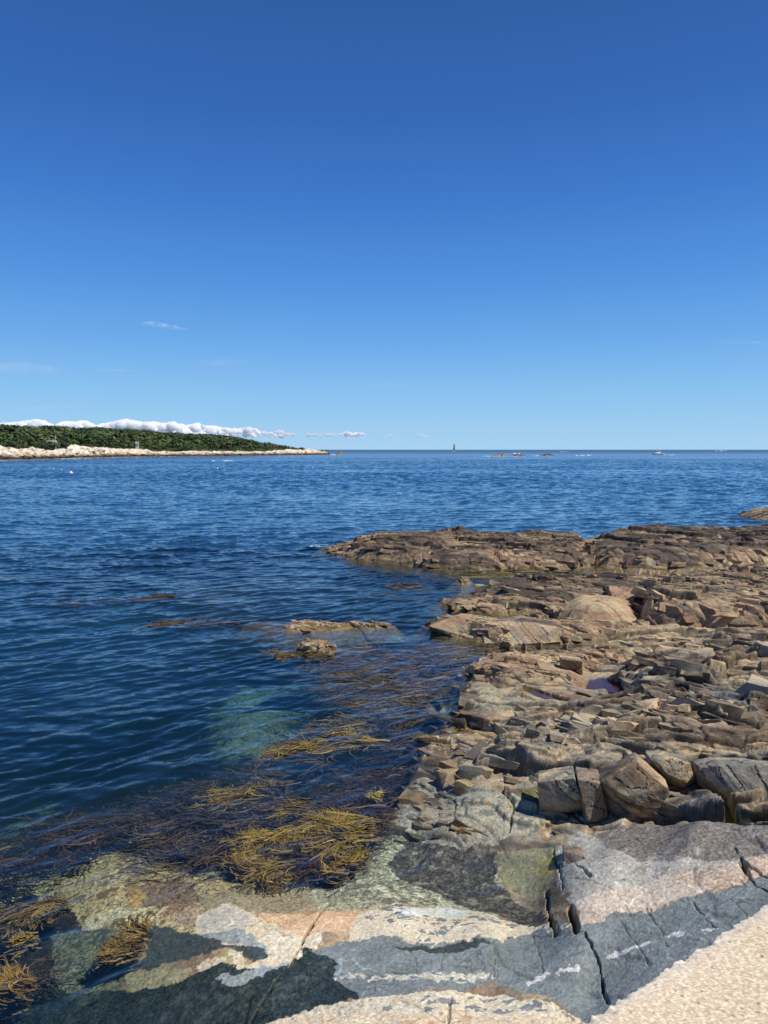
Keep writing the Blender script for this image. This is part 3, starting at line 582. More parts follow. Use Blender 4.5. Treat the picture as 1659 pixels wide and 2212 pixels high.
outcrop('rock_ridge', 'dark topped rock ridge behind a narrow water gap at the end of the long ridge', 'rock ridge',
        "1272,1190 1262,1214 1310,1225 1340,1226 1400,1233 1500,1233 1580,1226 1659,1221 1800,1215 1950,1200 1950,1165 1659,1166 1560,1163 1450,1166 1370,1168 1305,1178", 0, .72, .75, 13, .033, .024, warm=.65, dark=.6, grey=.3, frac=.8, nsl=1000, ssz=(.12, .7), sang=-.25)
outcrop('rock_ledge', 'brown whaleback ledge with a dark flat top facing the long ridge across a weedy channel', 'rock ledge',
        "1010,1285 1035,1297 1070,1302 1130,1312 1200,1318 1260,1318 1330,1318 1400,1310 1480,1300 1560,1296 1700,1290 1900,1280 1900,1266 1659,1264 1500,1264 1350,1266 1250,1266 1150,1266 1080,1271 1040,1278", 0, .44, .7, 17, .03, .022, warm=.6, dark=.55, grey=.35, frac=.7, tip=(2.4, 4.0), nsl=600, ssz=(.1, .55))
outcrop('rock_ledge', 'low broken ledge with small pale lumps lying between two brown whalebacks', 'rock ledge',
        "945,1302 985,1318 1040,1322 1100,1326 1180,1336 1240,1338 1230,1322 1150,1312 1080,1304 1000,1296", 0, .24, .45, 19, .025, .02, warm=.7, dark=.25, grey=.5, frac=.55, nsl=110, ssz=(.12, .4))
outcrop('rock_ledge', 'rounded brown tongue of rock with a dark cleft in its front face', 'rock ledge',
        "912,1352 945,1368 1000,1378 1045,1386 1100,1389 1160,1390 1215,1389 1300,1378 1420,1366 1420,1352 1250,1351 1150,1350 1060,1348 980,1346 930,1348", 0, .34, .45, 23, .022, .016, warm=.55, dark=.25, grey=.5, frac=.7, tip=(.9, 2.2), nsl=330, ssz=(.08, .4))
outcrop('rock_slab', 'smooth tan boulder shaped like a loaf with a single seam across it', 'boulder',
        "1208,1318 1225,1335 1270,1346 1320,1350 1362,1346 1378,1332 1365,1318 1330,1308 1270,1306 1225,1310", .08, .50, .6, 29, .02, .016, warm=1.0, dark=-.5, grey=.4, frac=.13, power=1.8)
outcrop('rock_mass', 'stack of big tilted tan blocks split by dark clefts on the right shore', 'rock mass',
        "1380,1318 1385,1340 1420,1352 1480,1362 1560,1372 1620,1378 1700,1378 1900,1370 1900,1300 1700,1290 1560,1290 1470,1298 1410,1304", .05, .85, .55, 31, .022, .016, warm=.6, dark=.25, grey=.5, frac=.5, tilt=(.02, .06), ang=-.9, big=1.2, nsl=420, ssz=(.15, .8), sang=-.9)
outcrop('rock_ledge', 'pale buff ledge with stepped blocks standing above the purple tide pool', 'rock ledge',
        "1022,1456 1040,1484 1085,1502 1150,1514 1215,1520 1260,1510 1230,1484 1210,1468 1290,1458 1380,1450 1450,1440 1400,1430 1250,1432 1130,1434 1060,1440", .02, .40, .4, 37, .018, .014, warm=.75, dark=.0, grey=.6, frac=.6, big=1.0, mid=.4, nsl=300, ssz=(.07, .4))

def hull_rock(name, label, cat, pts, back=(0.1, .45, -.05), seed=1, col=(.3, .4), cut=.018, group=None, noise=.02, warm=.2, dark=.3, grey=.7, extra=()):
    """a solid angular block: the corners seen in the photo, carried back into the ground, broken and worn"""
    import bmesh
    a = np.array(pts, float); x, y = P(a[:, 0], a[:, 1], a[:, 2]); f = np.stack([x, y, a[:, 2]], -1)
    v = np.concatenate([f, f + np.array(back), f + np.array((back[0], back[1] * .6, -.4))] + ([np.array(extra)] if len(extra) else []))
    bm = bmesh.new()
    for p in v: bm.verts.new(p)
    r = bmesh.ops.convex_hull(bm, input=list(bm.verts))
    bmesh.ops.delete(bm, geom=[q for q in bm.verts if not q.link_faces], context='VERTS')
    bmesh.ops.triangulate(bm, faces=bm.faces[:])
    bmesh.ops.bevel(bm, geom=bm.edges[:], offset=.008, segments=1, affect='EDGES', profile=.5)
    bmesh.ops.triangulate(bm, faces=bm.faces[:])
    for _ in range(7):
        es = [e for e in bm.edges if e.calc_length() > cut * 1.6]
        if not es: break
        bmesh.ops.subdivide_edges(bm, edges=es, cuts=1); bmesh.ops.triangulate(bm, faces=[q for q in bm.faces if len(q.verts) > 3])
    bm.normal_update()
    co = np.array([q.co[:] for q in bm.verts]); no = np.array([q.normal[:] for q in bm.verts])
    u1 = co[:, 0] + .5 * co[:, 2] + .31 * co[:, 1]; u2 = co[:, 1] * .9 - co[:, 2] + .2 * co[:, 0]
    vv, rr, e, tn = blocks(u1, u2, .22, 1.6, .3, seed * 7, (.1, .2)); gr = (1 - sstep(.03, .10, e)) * (rr > .05)
    d = noise * (1.3 * fbm(u1 * 3, u2 * 3, seed, 4) + .6 * rr + .25 * fbm(u1 * 16, u2 * 16, seed + 3, 3)) - .014 * gr
    co = co + no * d[:, None]
    for q, c in zip(bm.verts, co): q.co = c
    c = rock_colour(co[:, 0], co[:, 1], co[:, 2], tn - .5, gr, warm, seed + 5, dark, grey)
    loc = np.array([f[:, 0].mean(), f[:, 1].mean() + back[1] / 2, f[:, 2].min() - .1])
    for q in bm.verts: q.co -= Vector(loc)
    me = bpy.data.meshes.new(name); bm.to_mesh(me); bm.free()
    ca = me.color_attributes.new('Col', 'FLOAT_COLOR', 'POINT'); cc = np.ones((len(co), 4), np.float32); cc[:, :3] = c; ca.data.foreach_set('color', cc.ravel())
    me.materials.append(M_ROCK); o = bpy.data.objects.new(name, me); COL.objects.link(o); o.location = loc
    return tag(o, label, cat, group)
hull_rock('rock_block', 'dark squat block with a broken underside left of the upright pale slab', 'rock block',
          [(1162, 1690, .56), (1242, 1680, .70), (1256, 1722, .50), (1213, 1752, .26), (1164, 1740, .28)], seed=3, dark=.4)
hull_rock('rock_slab', 'narrow upright slab catching the sun between two dark blocks', 'rock slab',
          [(1247, 1684, .70), (1298, 1692, .70), (1268, 1772, .28), (1313, 1763, .30), (1290, 1774, .26)], seed=5, dark=-.1, warm=.45, noise=.01)
hull_rock('rock_block', 'biggest dark grey block with a peaked top and a black shadowed side', 'rock block',
          [(1298, 1690, .72), (1382, 1653, .96), (1446, 1704, .72), (1424, 1762, .40), (1374, 1766, .34), (1350, 1720, .64), (1330, 1758, .2)], back=(.15, .6, -.1), seed=7, dark=.35, noise=.022)
hull_rock('rock_slab', 'long pale slab tipping down to the right over a black hollow', 'rock slab',
          [(1513, 1660, .80), (1556, 1654, .92), (1640, 1655, 1.0), (1780, 1672, 1.05), (1515, 1674, .74), (1556, 1700, .72), (1592, 1709, .74), (1628, 1730, .74), (1760, 1775, .74)], back=(.1, .5, -.12), seed=9, dark=.0, grey=.9, warm=.15)
hull_rock('rock_block', 'low black sided rock under the lip of the long pale slab', 'rock block',
          [(1568, 1748, .42), (1595, 1733, .52), (1640, 1742, .52), (1680, 1752, .5), (1690, 1776, .4), (1600, 1772, .36)], back=(.1, .35, -.1), seed=11, dark=.45)
hull_rock('rock_block', 'shadowed grey block leaning against the big peaked block from the right', 'rock block',
          [(1405, 1640, .80), (1440, 1636, .84), (1492, 1648, .84), (1500, 1680, .66), (1480, 1690, .62), (1440, 1672, .70)], back=(.1, .5, -.1), seed=13, dark=.3)
hull_rock('rock_block', 'two tone squared stone wedged in the crack at the edge of the clear pool', 'rock block',
          [(1216, 1838, .26), (1248, 1846, .30), (1270, 1856, .30), (1272, 1880, .22), (1235, 1893, .14), (1218, 1872, .16)], back=(.06, .22, -.05), seed=15, dark=-.1, grey=.9)
hull_rock('rock_block', 'thin flat stone lying in front of the squared stone by the clear pool', 'rock block',
          [(1222, 1884, .22), (1262, 1880, .24), (1270, 1888, .2), (1225, 1900, .12)], back=(.03, .14, -.04), seed=17, dark=-.1, grey=.9)
hull_rock('rock_slab', 'pinkish slab leaning back above the right end of the loaf shaped boulder', 'rock slab',
          [(1314, 1264, .62), (1372, 1270, .66), (1368, 1306, .32), (1344, 1307, .3), (1322, 1292, .42)], back=(.1, .7, -.15), seed=31, dark=-.1, warm=1.0, cut=.03, noise=.02)
hull_rock('rock_block', 'square tan block leaning left in the stack, second from the boulder', 'rock block',
          [(1480, 1302, .66), (1524, 1299, .70), (1536, 1338, .36), (1549, 1349, .22), (1494, 1343, .26)], back=(.1, .6, -.1), seed=33, dark=.0, warm=.7, cut=.03, noise=.025)
hull_rock('rock_block', 'brown wedge shaped block high in the stack near the right edge', 'rock block',
          [(1592, 1304, .72), (1629, 1310, .74), (1650, 1332, .5), (1609, 1336, .42)], back=(.1, .5, -.1), seed=35, dark=.15, warm=.6, cut=.03, noise=.025)
hull_rock('rock_slab', 'broad tan slab sliding down to the pool at the foot of the stack', 'rock slab',
          [(1567, 1319, .56), (1629, 1335, .52), (1656, 1367, .16), (1609, 1378, .08), (1577, 1370, .1)], back=(.1, .7, -.1), seed=37, dark=-.1, warm=.8, cut=.03, noise=.02)
hull_rock('rock_block', 'upright buff block with a dark left side at the front of the pale buff ledge', 'rock block',
          [(1080, 1444, .38), (1129, 1450, .40), (1136, 1489, .08), (1079, 1484, .04)], back=(.08, .6, -.05), seed=39, dark=-.1, warm=.8, cut=.022, noise=.018)
hull_rock('rock_block', 'small dark fronted block sitting on top of the pale buff ledge', 'rock block',
          [(1212, 1424, .60), (1259, 1428, .60), (1258, 1448, .42), (1219, 1443, .42)], back=(.06, .4, -.05), seed=43, dark=.35, warm=.4, cut=.022, noise=.014)
hull_rock('rock_block', 'rounded tan nose of the pale buff ledge dipping into the water', 'rock block',
          [(1022, 1446, .24), (1066, 1436, .36), (1080, 1474, .02), (1050, 1472, -.04)], back=(.2, .6, .05), seed=45, dark=-.1, warm=.9, cut=.022, noise=.02)
hull_rock('rock_slab', 'long buff slab sloping down beside the purple bottomed tide pool', 'rock slab',
          [(1165, 1440, .46), (1235, 1452, .42), (1272, 1470, .32), (1262, 1492, .18), (1195, 1480, .2)], back=(.05, .5, -.05), seed=47, dark=-.1, warm=.8, cut=.022, noise=.018)
hull_rock('rock_slab', 'tan slab with a straight front edge at the left tip of the rounded rock tongue', 'rock slab',
          [(925, 1352, .16), (985, 1332, .36), (1042, 1340, .36), (1046, 1386, .0), (985, 1378, -.02)], back=(.2, .6, -.05), seed=49, dark=-.1, warm=.9, cut=.03, noise=.025)
hull_rock('rock_block', 'dark brown blocky face beside a black cleft on the rounded rock tongue', 'rock block',
          [(1040, 1348, .34), (1130, 1340, .42), (1205, 1356, .34), (1212, 1388, .02), (1130, 1392, .0), (1046, 1390, -.02)], back=(.1, .7, -.05), seed=51, dark=.3, warm=.5, cut=.03, noise=.03)
for i, (px, py, w, hh) in enumerate(((1093, 1393, 17, 9), (1132, 1394, 6, 5), (1165, 1393, 7, 7), (1222, 1393, 5, 4))):
    hull_rock('stone', ('pale angular stone, largest of four lying in the brown channel water', 'small pale stone next to the largest one in the brown channel', 'pale stone with a dark side in the middle of the channel', 'smallest pale stone, nearest the right end of the channel')[i], 'stone',
              [(px - w, py + 4, .0), (px - w * .4, py - hh, .1 + hh * .006), (px + w * .5, py - hh * .7, .1 + hh * .005), (px + w, py + 4, .0), (px, py + 7, -.02)], back=(.05, .2, -.05), seed=21 + i, dark=-.2, warm=.8, cut=.03, noise=.012, group='stones lying in the channel')
outcrop('sea_rock', 'low pinkish brown islet in the open water, longest of the two lone rocks', 'rock',
        "525,1343 575,1356 620,1363 680,1364 720,1361 770,1357 850,1354 850,1350 760,1347 700,1342 640,1342 590,1341", 0, .2, .5, 47, .02, .015, warm=.65, dark=.1, grey=.4, frac=.6, tip=(-2.9, -1.9), nsl=110, ssz=(.08, .3))
outcrop('sea_rock', 'small rugged rock with brown weedy sides alone in the water below the pinkish islet', 'rock',
        "640,1404 668,1412 700,1413 722,1408 724,1398 690,1396 655,1398", 0, .2, .22, 53, .014, .011, warm=.7, dark=.1, grey=.5, frac=.75, big=.6, mid=.25, small=.1, nsl=60, ssz=(.08, .25))
outcrop('sea_rock', 'tiny dark rock just breaking the water left of the whaleback ledge', 'rock',
        "978,1258 995,1261 1015,1259 1016,1254 1000,1252 985,1254", 0, .16, .2, 59, .016, .014, warm=.5, dark=.4, grey=.4, frac=.6, big=.5, mid=.25, small=.1)
outcrop('sea_rock', 'weedy brown rock rising from the sea at the right edge beyond every ridge', 'rock',
        "1590,1113 1620,1120 1659,1126 1750,1128 1850,1124 1850,1112 1750,1106 1659,1106 1610,1108", 0, .5, 1.7, 61, .05, .05, warm=.5, dark=.3, grey=.4, frac=.7, tip=(16, 20), nsl=160, ssz=(.2, .9))

# ------------------------------------------------------------------ the sea
UW = np.concatenate([np.linspace(-1.25, -0.6, 70, endpoint=False), np.arange(-0.6, 0.6, 1 / 560), np.linspace(0.6, 1.25, 70)])
YW = np.concatenate([rows(2.5, 9, 170), rows(9, 600, 380), rows(600, 3000, 120), np.geomspace(3000, 60000, 24)])
Uw, Yw_ = np.meshgrid(UW, YW); Xs = Uw * Yw_; Ys = Yw_
depth = -base_h(Xs, np.minimum(Ys, 59.9)); dbase = depth.copy()
near = Ys < 45
for pl, z0, top, w in OUT:
    if z0 > .1: continue
    b = near & (Xs > pl[0].min() - 2) & (Xs < pl[0].max() + 2) & (Ys > pl[1].min() - 2) & (Ys < pl[1].max() + 2)
    if b.any():
        s = sdf(Xs[b], Ys[b], pl); depth[b] = np.minimum(depth[b], np.maximum(0.02, -s * .75))
depth = np.where(Ys > 42, np.maximum(depth, 2 + (Ys - 42) * .5), depth); depth = np.clip(depth, 0.0, 20)
calm = sstep(11, 48, Ys + 8 * sstep(0.1, -0.4, Xs / Ys) - 5 * sstep(-.1, .4, Xs / Ys))       # sheltered near the ledges
amp0 = (0.30 + 0.40 * calm + .75 * sstep(50, 180, Ys)) * np.clip(sstep(0.0, 1.2, dbase), 0.12, 1)
rng = np.random.default_rng(5)
Z = np.zeros(Xs.shape, np.float32)
dy = np.gradient(YW)[:, None]
for k in range(60):
    lam = 0.32 * (3.0 / 0.32) ** (k / 59.0) * (1 + .1 * rng.normal())
    th = radians(-90 + 10) + rng.normal() * 0.5; kk = 2 * pi / lam
    a = 0.0054 * lam ** 0.8
    lim = np.clip(lam / (2.4 * np.maximum(dy, 0.001)) - 0.4, 0, 1)
    Z += (a * lim * np.sin(kk * (cos(th) * Xs + sin(th) * Ys) + rng.uniform(0, 6.28))).astype(np.float32)
Zr = np.zeros(Xs.shape, np.float32)
nb_ = YW < 45; Xn, Yn = Xs[nb_], Ys[nb_]; bend = .12 * fbm(Xn / 3, Yn / 3, 509, 2)
for k in range(34):
    lam = 0.15 * (0.75 / 0.15) ** (k / 33.0) * (1 + .08 * rng.normal()); th = radians(-58) + rng.normal() * .24; kk = 2 * pi / lam
    lim = np.clip(lam / (2.4 * np.maximum(dy[nb_], 0.001)) - 0.4, 0, 1)
    Zr[nb_] += (0.0036 * lam * lim * np.sin(kk * (cos(th) * (Xn + bend) + sin(th) * (Yn - bend)) + rng.uniform(0, 6.28))).astype(np.float32)
Z += 0.55 * np.abs(Z)                                   # sharper crests
gust = 0.85 + 0.45 * fbm(Xs / 60, Ys / 30, 501, 3) + 0.3 * fbm(Xs / 9, Ys / 5, 502, 2)
Z = Z * amp0 * np.clip(gust, .25, 1.6) + Zr * (1.25 - calm) * sstep(-.05, .3, dbase) * np.clip(.4 + .9 * gust * sstep(-.4, .3, fbm(Xs / 2.5, Ys / 2.2, 511, 2)), .2, 1.5)
ripple = np.clip((0.26 + 0.42 * calm + 0.30 * sstep(.1, .9, dbase)) * gust, 0.1, 1.3)
roughw = 0.03 + 0.16 * sstep(40, 500, Ys)
capw = 1 - .66 * sstep(80, 1400, Ys)
sea = mesh_np('sea', np.stack([Xs, Ys, Z], -1).reshape(-1, 3), grid_quads(len(YW), len(UW)), M_WATER, None, {'depth': depth, 'ripple': ripple, 'rough': roughw, 'cap': capw})
tag(sea, kind='structure')


# ------------------------------------------------------------------ tide pools
for (pl, zp), (_s, _c, lab) in zip(PZS, POOLS):
    x0, x1, y0, y1 = pl[0].min() - .06, pl[0].max() + .06, pl[1].min() - .06, pl[1].max() + .06
    xs = np.linspace(x0, x1, 40); ys = np.linspace(y0, y1, 40); X, Y = np.meshgrid(xs, ys)
    sp = sdf(X, Y, pl); v = np.stack([X, Y, np.full(X.shape, zp - .012)], -1).reshape(-1, 3)
    q = grid_quads(40, 40, sp > -.02); dpt = np.clip(.06 + .35 * sp, 0.02, .25)
    v, q, dpt = compact(v, q, dpt.reshape(-1))
    o = mesh_np('tide_pool', v, q, M_WATER, None, {'depth': dpt, 'ripple': 0 * dpt + .03, 'rough': 0 * dpt + .03, 'cap': 0 * dpt + 1})
    tag(o, lab, 'tide pool', kind='structure')

# ------------------------------------------------------------------ concrete wall under the camera
ZC = 2.9
ea = np.array(P(1248., 2212., ZC)); eb = np.array(P(1659., 1940., ZC)); ed = (eb - ea) / np.linalg.norm(eb - ea); en = np.array([ed[1], -ed[0]])
L_ = np.linalg.norm(eb - ea)
us = np.concatenate([np.linspace(-3, -.25, 40, endpoint=False), np.arange(-.25, L_ + .25, .0042), np.linspace(L_ + .25, L_ + 6, 40)])
# across: down the face, over the worn lip, then along the top
vs = np.concatenate([np.arange(0, 1.15, .0042), np.linspace(1.15, 3.5, 40)])
fz = np.concatenate([np.linspace(-3.3, -.12, 30), np.arange(-.118, 0, .006)])
Ug, Vg = np.meshgrid(us, vs); Uf, Ff = np.meshgrid(us, fz)
def agg(u, v, sc, seed):
    f1, f2, r, r2, _, _ = worley(u / sc, v / sc, seed); return f1, f2 - f1, r, r2
lipn = .012 * fbm(us * 6, us * 0, 901, 4) + .006 * fbm(us * 40, us * 0, 902, 3)
f1, e, r, r2 = agg(Ug + .002 * fbm(Ug * 200, Vg * 200, 5, 2), Vg, .0075, 911); f1b, eb_, rb, r2b = agg(Ug, Vg, .0042, 912)
hz = .0008 * (1 - f1) * (r2 > .35) + .0006 * (1 - f1b) + .003 * fbm(Ug * 5, Vg * 5, 913, 4)
edge = np.exp(-Vg / .02); hz = hz - .016 * edge + .012 * edge * fbm(Ug * 45, Vg * 45, 914, 3)
c = np.empty(Ug.shape + (3,), np.float32); c[:] = (.58, .47, .32)
c = mixc(c, (.74, .63, .46), ((r > .62) & (e > .10)) * 1.0); c = mixc(c, (.50, .37, .235), ((r < .3) & (e > .08)) * .9)
c = mixc(c, (.80, .70, .54), ((rb > .75) & (eb_ > .1)) * .6); c = mixc(c, (.40, .30, .20), ((e < .08)) * .45)
c = mixc(c, (.16, .12, .09), ((r > .985) & (e > .1)) * .9); c = c * (1 + .12 * fbm(Ug * 3, Vg * 3, 921, 4) + .22 * (r2b - .5))[..., None]
c = mixc(c, (.80, .75, .66), np.exp(-Vg / .03) * .55)
Xt = ea[0] + Ug * ed[0] + (Vg + lipn[None] * np.exp(-Vg / .08)) * en[0]; Yt = ea[1] + Ug * ed[1] + (Vg + lipn[None] * np.exp(-Vg / .08)) * en[1]
top = np.stack([Xt, Yt, ZC + hz], -1)
fb = .01 * fbm(Uf * 12, Ff * 12, 931, 4) + .004 * fbm(Uf * 60, Ff * 60, 932, 2); k = np.exp(Ff / .05)
fv = lipn[None] * k - .0 + fb * (1 - k) + .004
face = np.stack([ea[0] + Uf * ed[0] + fv * en[0], ea[1] + Uf * ed[1] + fv * en[1], ZC - .016 + Ff], -1)
cf = np.empty(Uf.shape + (3,), np.float32); cf[:] = (.5, .42, .31); cf = cf * (1 + .3 * fbm(Uf * 8, Ff * 8, 941, 4))[..., None]
allv = np.concatenate([face, top], 0)
base_c = np.array([ea[0], ea[1], -.4])
wall = mesh_np('concrete_wall', allv.reshape(-1, 3) - base_c, grid_quads(len(fz) + len(vs), len(us)), M_CONC, np.clip(np.concatenate([cf, c], 0), .02, .85).reshape(-1, 3), smooth=False)
wall.location = base_c
tag(wall, 'pale exposed aggregate concrete wall top with a rough edge above the slate', 'wall')

# ------------------------------------------------------------------ headland across the bay
def curve(s):
    a = np.array([[float(v) for v in p.split(',')] for p in s.split()]); return a[:, 0], a[:, 1]
wlx, wly = curve("-900,1012 -300,1000 0,993 70,991.7 116,990.5 162,988.7 208,987.8 278,986.4 384,985.5 453,985.2 523,984.2 592,983.4 662,982.7 712,982.3")
rkx, rky = curve("-900,960 -100,962 0,964 23,968.5 58,970 104,973 139,972 160,963 185,963 220,966 250,968.6 278,969.7 301,968.5 324,973 343,976 361,974 384,975.5 419,973.6 460,976.6 481,973.9 523,975.5 558,974.8 588,975.5 595,972 615,971.3 657,970.8 673,970.2 690,972 694,975.5 708,976.6 714,982")
skx, sky_ = curve("-900,900 -100,914 0,917.6 42,921 62,922 93,923.4 106,921 137,921 162,925.7 197,925.7 227,923.4 255,927.6 281,927 324,930 352,934 384,936 430,937.8 477,940 514,944 546,950 565,956 581,954.7 599,960 627,964 652,969.7 662,971")
px_of = lambda x, y: 829.5 + FPX * (x / y) * .992
hx = np.concatenate([np.linspace(-900, -60, 60, endpoint=False), np.arange(-60, 716, .8)])
Ysh = P(hx, np.interp(hx, wlx, wly), 0.)[1]
sv_ = np.concatenate([np.linspace(-3, 20, 64), np.linspace(21, 130, 50)])
HX, SV = np.meshgrid(hx, sv_); YH = Ysh[None] + SV; XH = (HX - 829.5) / FPX / .992 * YH
def zat(px, py, Y): return PZ(px, py, Y)[1]
zrock = zat(HX, np.interp(HX, rkx, rky), Ysh[None] + 11.0)
skp = np.interp(HX, skx, sky_)
tipf = sstep(716, 640, HX)
zridge = np.maximum(zat(HX, skp, Ysh[None] + 85.) - 4.6 * np.clip((660 - HX) / 250, .1, 1), zrock * .8)
zr = np.clip(zrock, .3, 9)
hh = np.where(SV < 11, zr * (sstep(-1.5, 11, SV)) ** .8 - .4 * (SV < 0), zr + (zridge - zr) * sstep(11, 85, SV) - .3)
hh = np.where(SV > 90, hh - (SV - 90) * .08, hh)
fh, ck, tn = fracture(XH / 5, YH / 5, 1.0, 601, .2, 1.9, .9, .4)
onrock = sstep(14.5, 11, SV)
hh = hh + fh * 2.6 * onrock * sstep(-2, 3, SV)
hh = np.where(HX > 712, hh * .3 - .5, hh)
nn = fbm(XH / 6, YH / 6 + hh, 611, 5, .6)
ch = np.empty(XH.shape + (3,), np.float32); ch[:] = (.74, .66, .53)
ch = mixc(ch, (.56, .42, .26), sstep(.1, .4, nn) * .7); ch = mixc(ch, (.74, .68, .58), sstep(0, .4, tn) * .8)
ch = mixc(ch, (.16, .11, .08), np.clip(ck, 0, 1) * .6)
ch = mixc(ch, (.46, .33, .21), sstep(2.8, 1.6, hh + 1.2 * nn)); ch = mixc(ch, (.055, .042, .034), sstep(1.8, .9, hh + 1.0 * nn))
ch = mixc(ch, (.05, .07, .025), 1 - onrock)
kh = np.flatnonzero(((SV > .5) & (SV < 12.5) & (HX < 708) & (HX > -120)).ravel()); rgh = np.random.default_rng(63); kh = kh[rgh.integers(len(kh), size=950)]
hv, hq, hc, _w = slabs(XH.ravel()[kh], YH.ravel()[kh], hh.ravel()[kh], rgh.uniform(1.0, 4.5, 950), .5, 64, .5, .1, .5, tint=False, lift=.22, sprd=.6)
tn_ = np.repeat(rgh.uniform(.7, 1.12, 950), len(UBV)); nh = fbm(hv[:, 0] / 3, hv[:, 1] / 3 + hv[:, 2], 66, 4)
hc = np.array((.74, .66, .53), np.float32)[None] * (tn_ * (1 + .3 * nh))[:, None]; hc = mixc(hc, (.58, .45, .30), sstep(.15, .5, nh) * .7); hc = mixc(hc, (.44, .32, .21), sstep(2.8, 1.6, hv[:, 2] + 1.2 * nh)); hc = mixc(hc, (.055, .042, .034), sstep(1.8, .9, hv[:, 2] + 1.0 * nh))
hv0 = np.stack([XH, YH, hh], -1).reshape(-1, 3)
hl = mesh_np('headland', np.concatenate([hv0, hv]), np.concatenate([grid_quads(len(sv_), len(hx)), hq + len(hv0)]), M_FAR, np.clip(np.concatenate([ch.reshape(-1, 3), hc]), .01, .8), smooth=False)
tag(hl, kind='structure')
def head_ground(px, s):
    ys = np.interp(px, hx, Ysh); Y = ys + s; x = (px - 829.5) / FPX / .992 * Y
    zr_ = np.clip(zat(px, np.interp(px, rkx, rky), ys + 11.), .3, 9)
    zg = np.maximum(zat(px, np.interp(px, skx, sky_), ys + 85.) - 4.6 * np.clip((660 - px) / 250, .1, 1), zr_ * .8)
    return x, Y, zr_ + (zg - zr_) * sstep(11, 85, s) - .3
rng = np.random.default_rng(11)
def crown_quads(cx, cy, cz, rx, rz, n, size, rng, col, var=.3):
    """leaf sprays spread through a crown: lit and shaded by their own attitude"""
    d = rng.normal(size=(n, 3)); d /= np.linalg.norm(d, axis=1)[:, None]; d[:, 2] = np.where(d[:, 2] < -.35, -d[:, 2], d[:, 2])
    rad = (.62 + .42 * rng.random(n)) * (1 + .18 * np.sin(d[:, 0] * 5 + cx) + .15 * np.sin(d[:, 1] * 6 + d[:, 2] * 4 + cy))
    p = np.array([cx, cy, cz]) + d * rad[:, None] * np.array([rx, rx, rz])
    nrm = d * 1.0 + rng.normal(size=(n, 3)) * .28 + np.array([0, 0, .35]); nrm /= np.linalg.norm(nrm, axis=1)[:, None]
    t = np.cross(nrm, rng.normal(size=(n, 3))); t /= np.linalg.norm(t, axis=1)[:, None]; b = np.cross(nrm, t)
    sz = size * (.6 + .8 * rng.random(n))[:, None]
    v = np.stack([p - t * sz, p - b * sz * .7 , p + t * sz, p + b * sz * .8], 1)
    c = np.asarray(col)[None] * (1 + var * (rng.random(n) * 2 - 1))[:, None]
    return v.reshape(-1, 3), np.repeat(c, 4, 0)
vs_, cs_ = [], []
GREENS = [(.052, .085, .022), (.04, .068, .022), (.065, .10, .025), (.082, .11, .03), (.034, .058, .022), (.058, .075, .03)]
nt_ = 0
while nt_ < 1500:
    px = rng.uniform(-260, 662); s_ = 12 + 88 * rng.random() ** .8
    if px > 560 and s_ > 75: continue
    x, Y, zg = head_ground(np.array(px), np.array(s_))
    zs = float(zat(np.array(px), np.interp(px, skx, sky_), Y)); room = zs - float(zg)
    h_ = rng.uniform(4.2, 8.0) * (.35 + .65 * min(1, (s_ - 8) / 25)) * min(1., .3 + (680 - px) / 240)
    h_ = min(h_, room * rng.uniform(.92, 1.08)) if s_ > 40 else min(h_, room)
    if h_ < .7: continue
    rx = h_ * rng.uniform(.5, .78); n = 64 if h_ > 2.5 else 30
    col = GREENS[rng.integers(len(GREENS))]; tint = 1 + .35 * math.sin(px * .05) * math.sin(s_ * .11)
    v, c = crown_quads(float(x), float(Y), float(zg) + h_ * .58, rx, h_ * .44, n, .30 * rx * (.65 if h_ > 3 else .9), rng, np.array(col) * tint)
    vs_.append(v); cs_.append(c); nt_ += 1
v = np.concatenate(vs_); c = np.concatenate(cs_)
fo = mesh_np('forest', v, np.arange(len(v), dtype=np.int32).reshape(-1, 4), M_LEAF, np.clip(c, .008, .3), smooth=False)
tag(fo, 'dense green wood covering the low headland across the bay', kind='stuff')

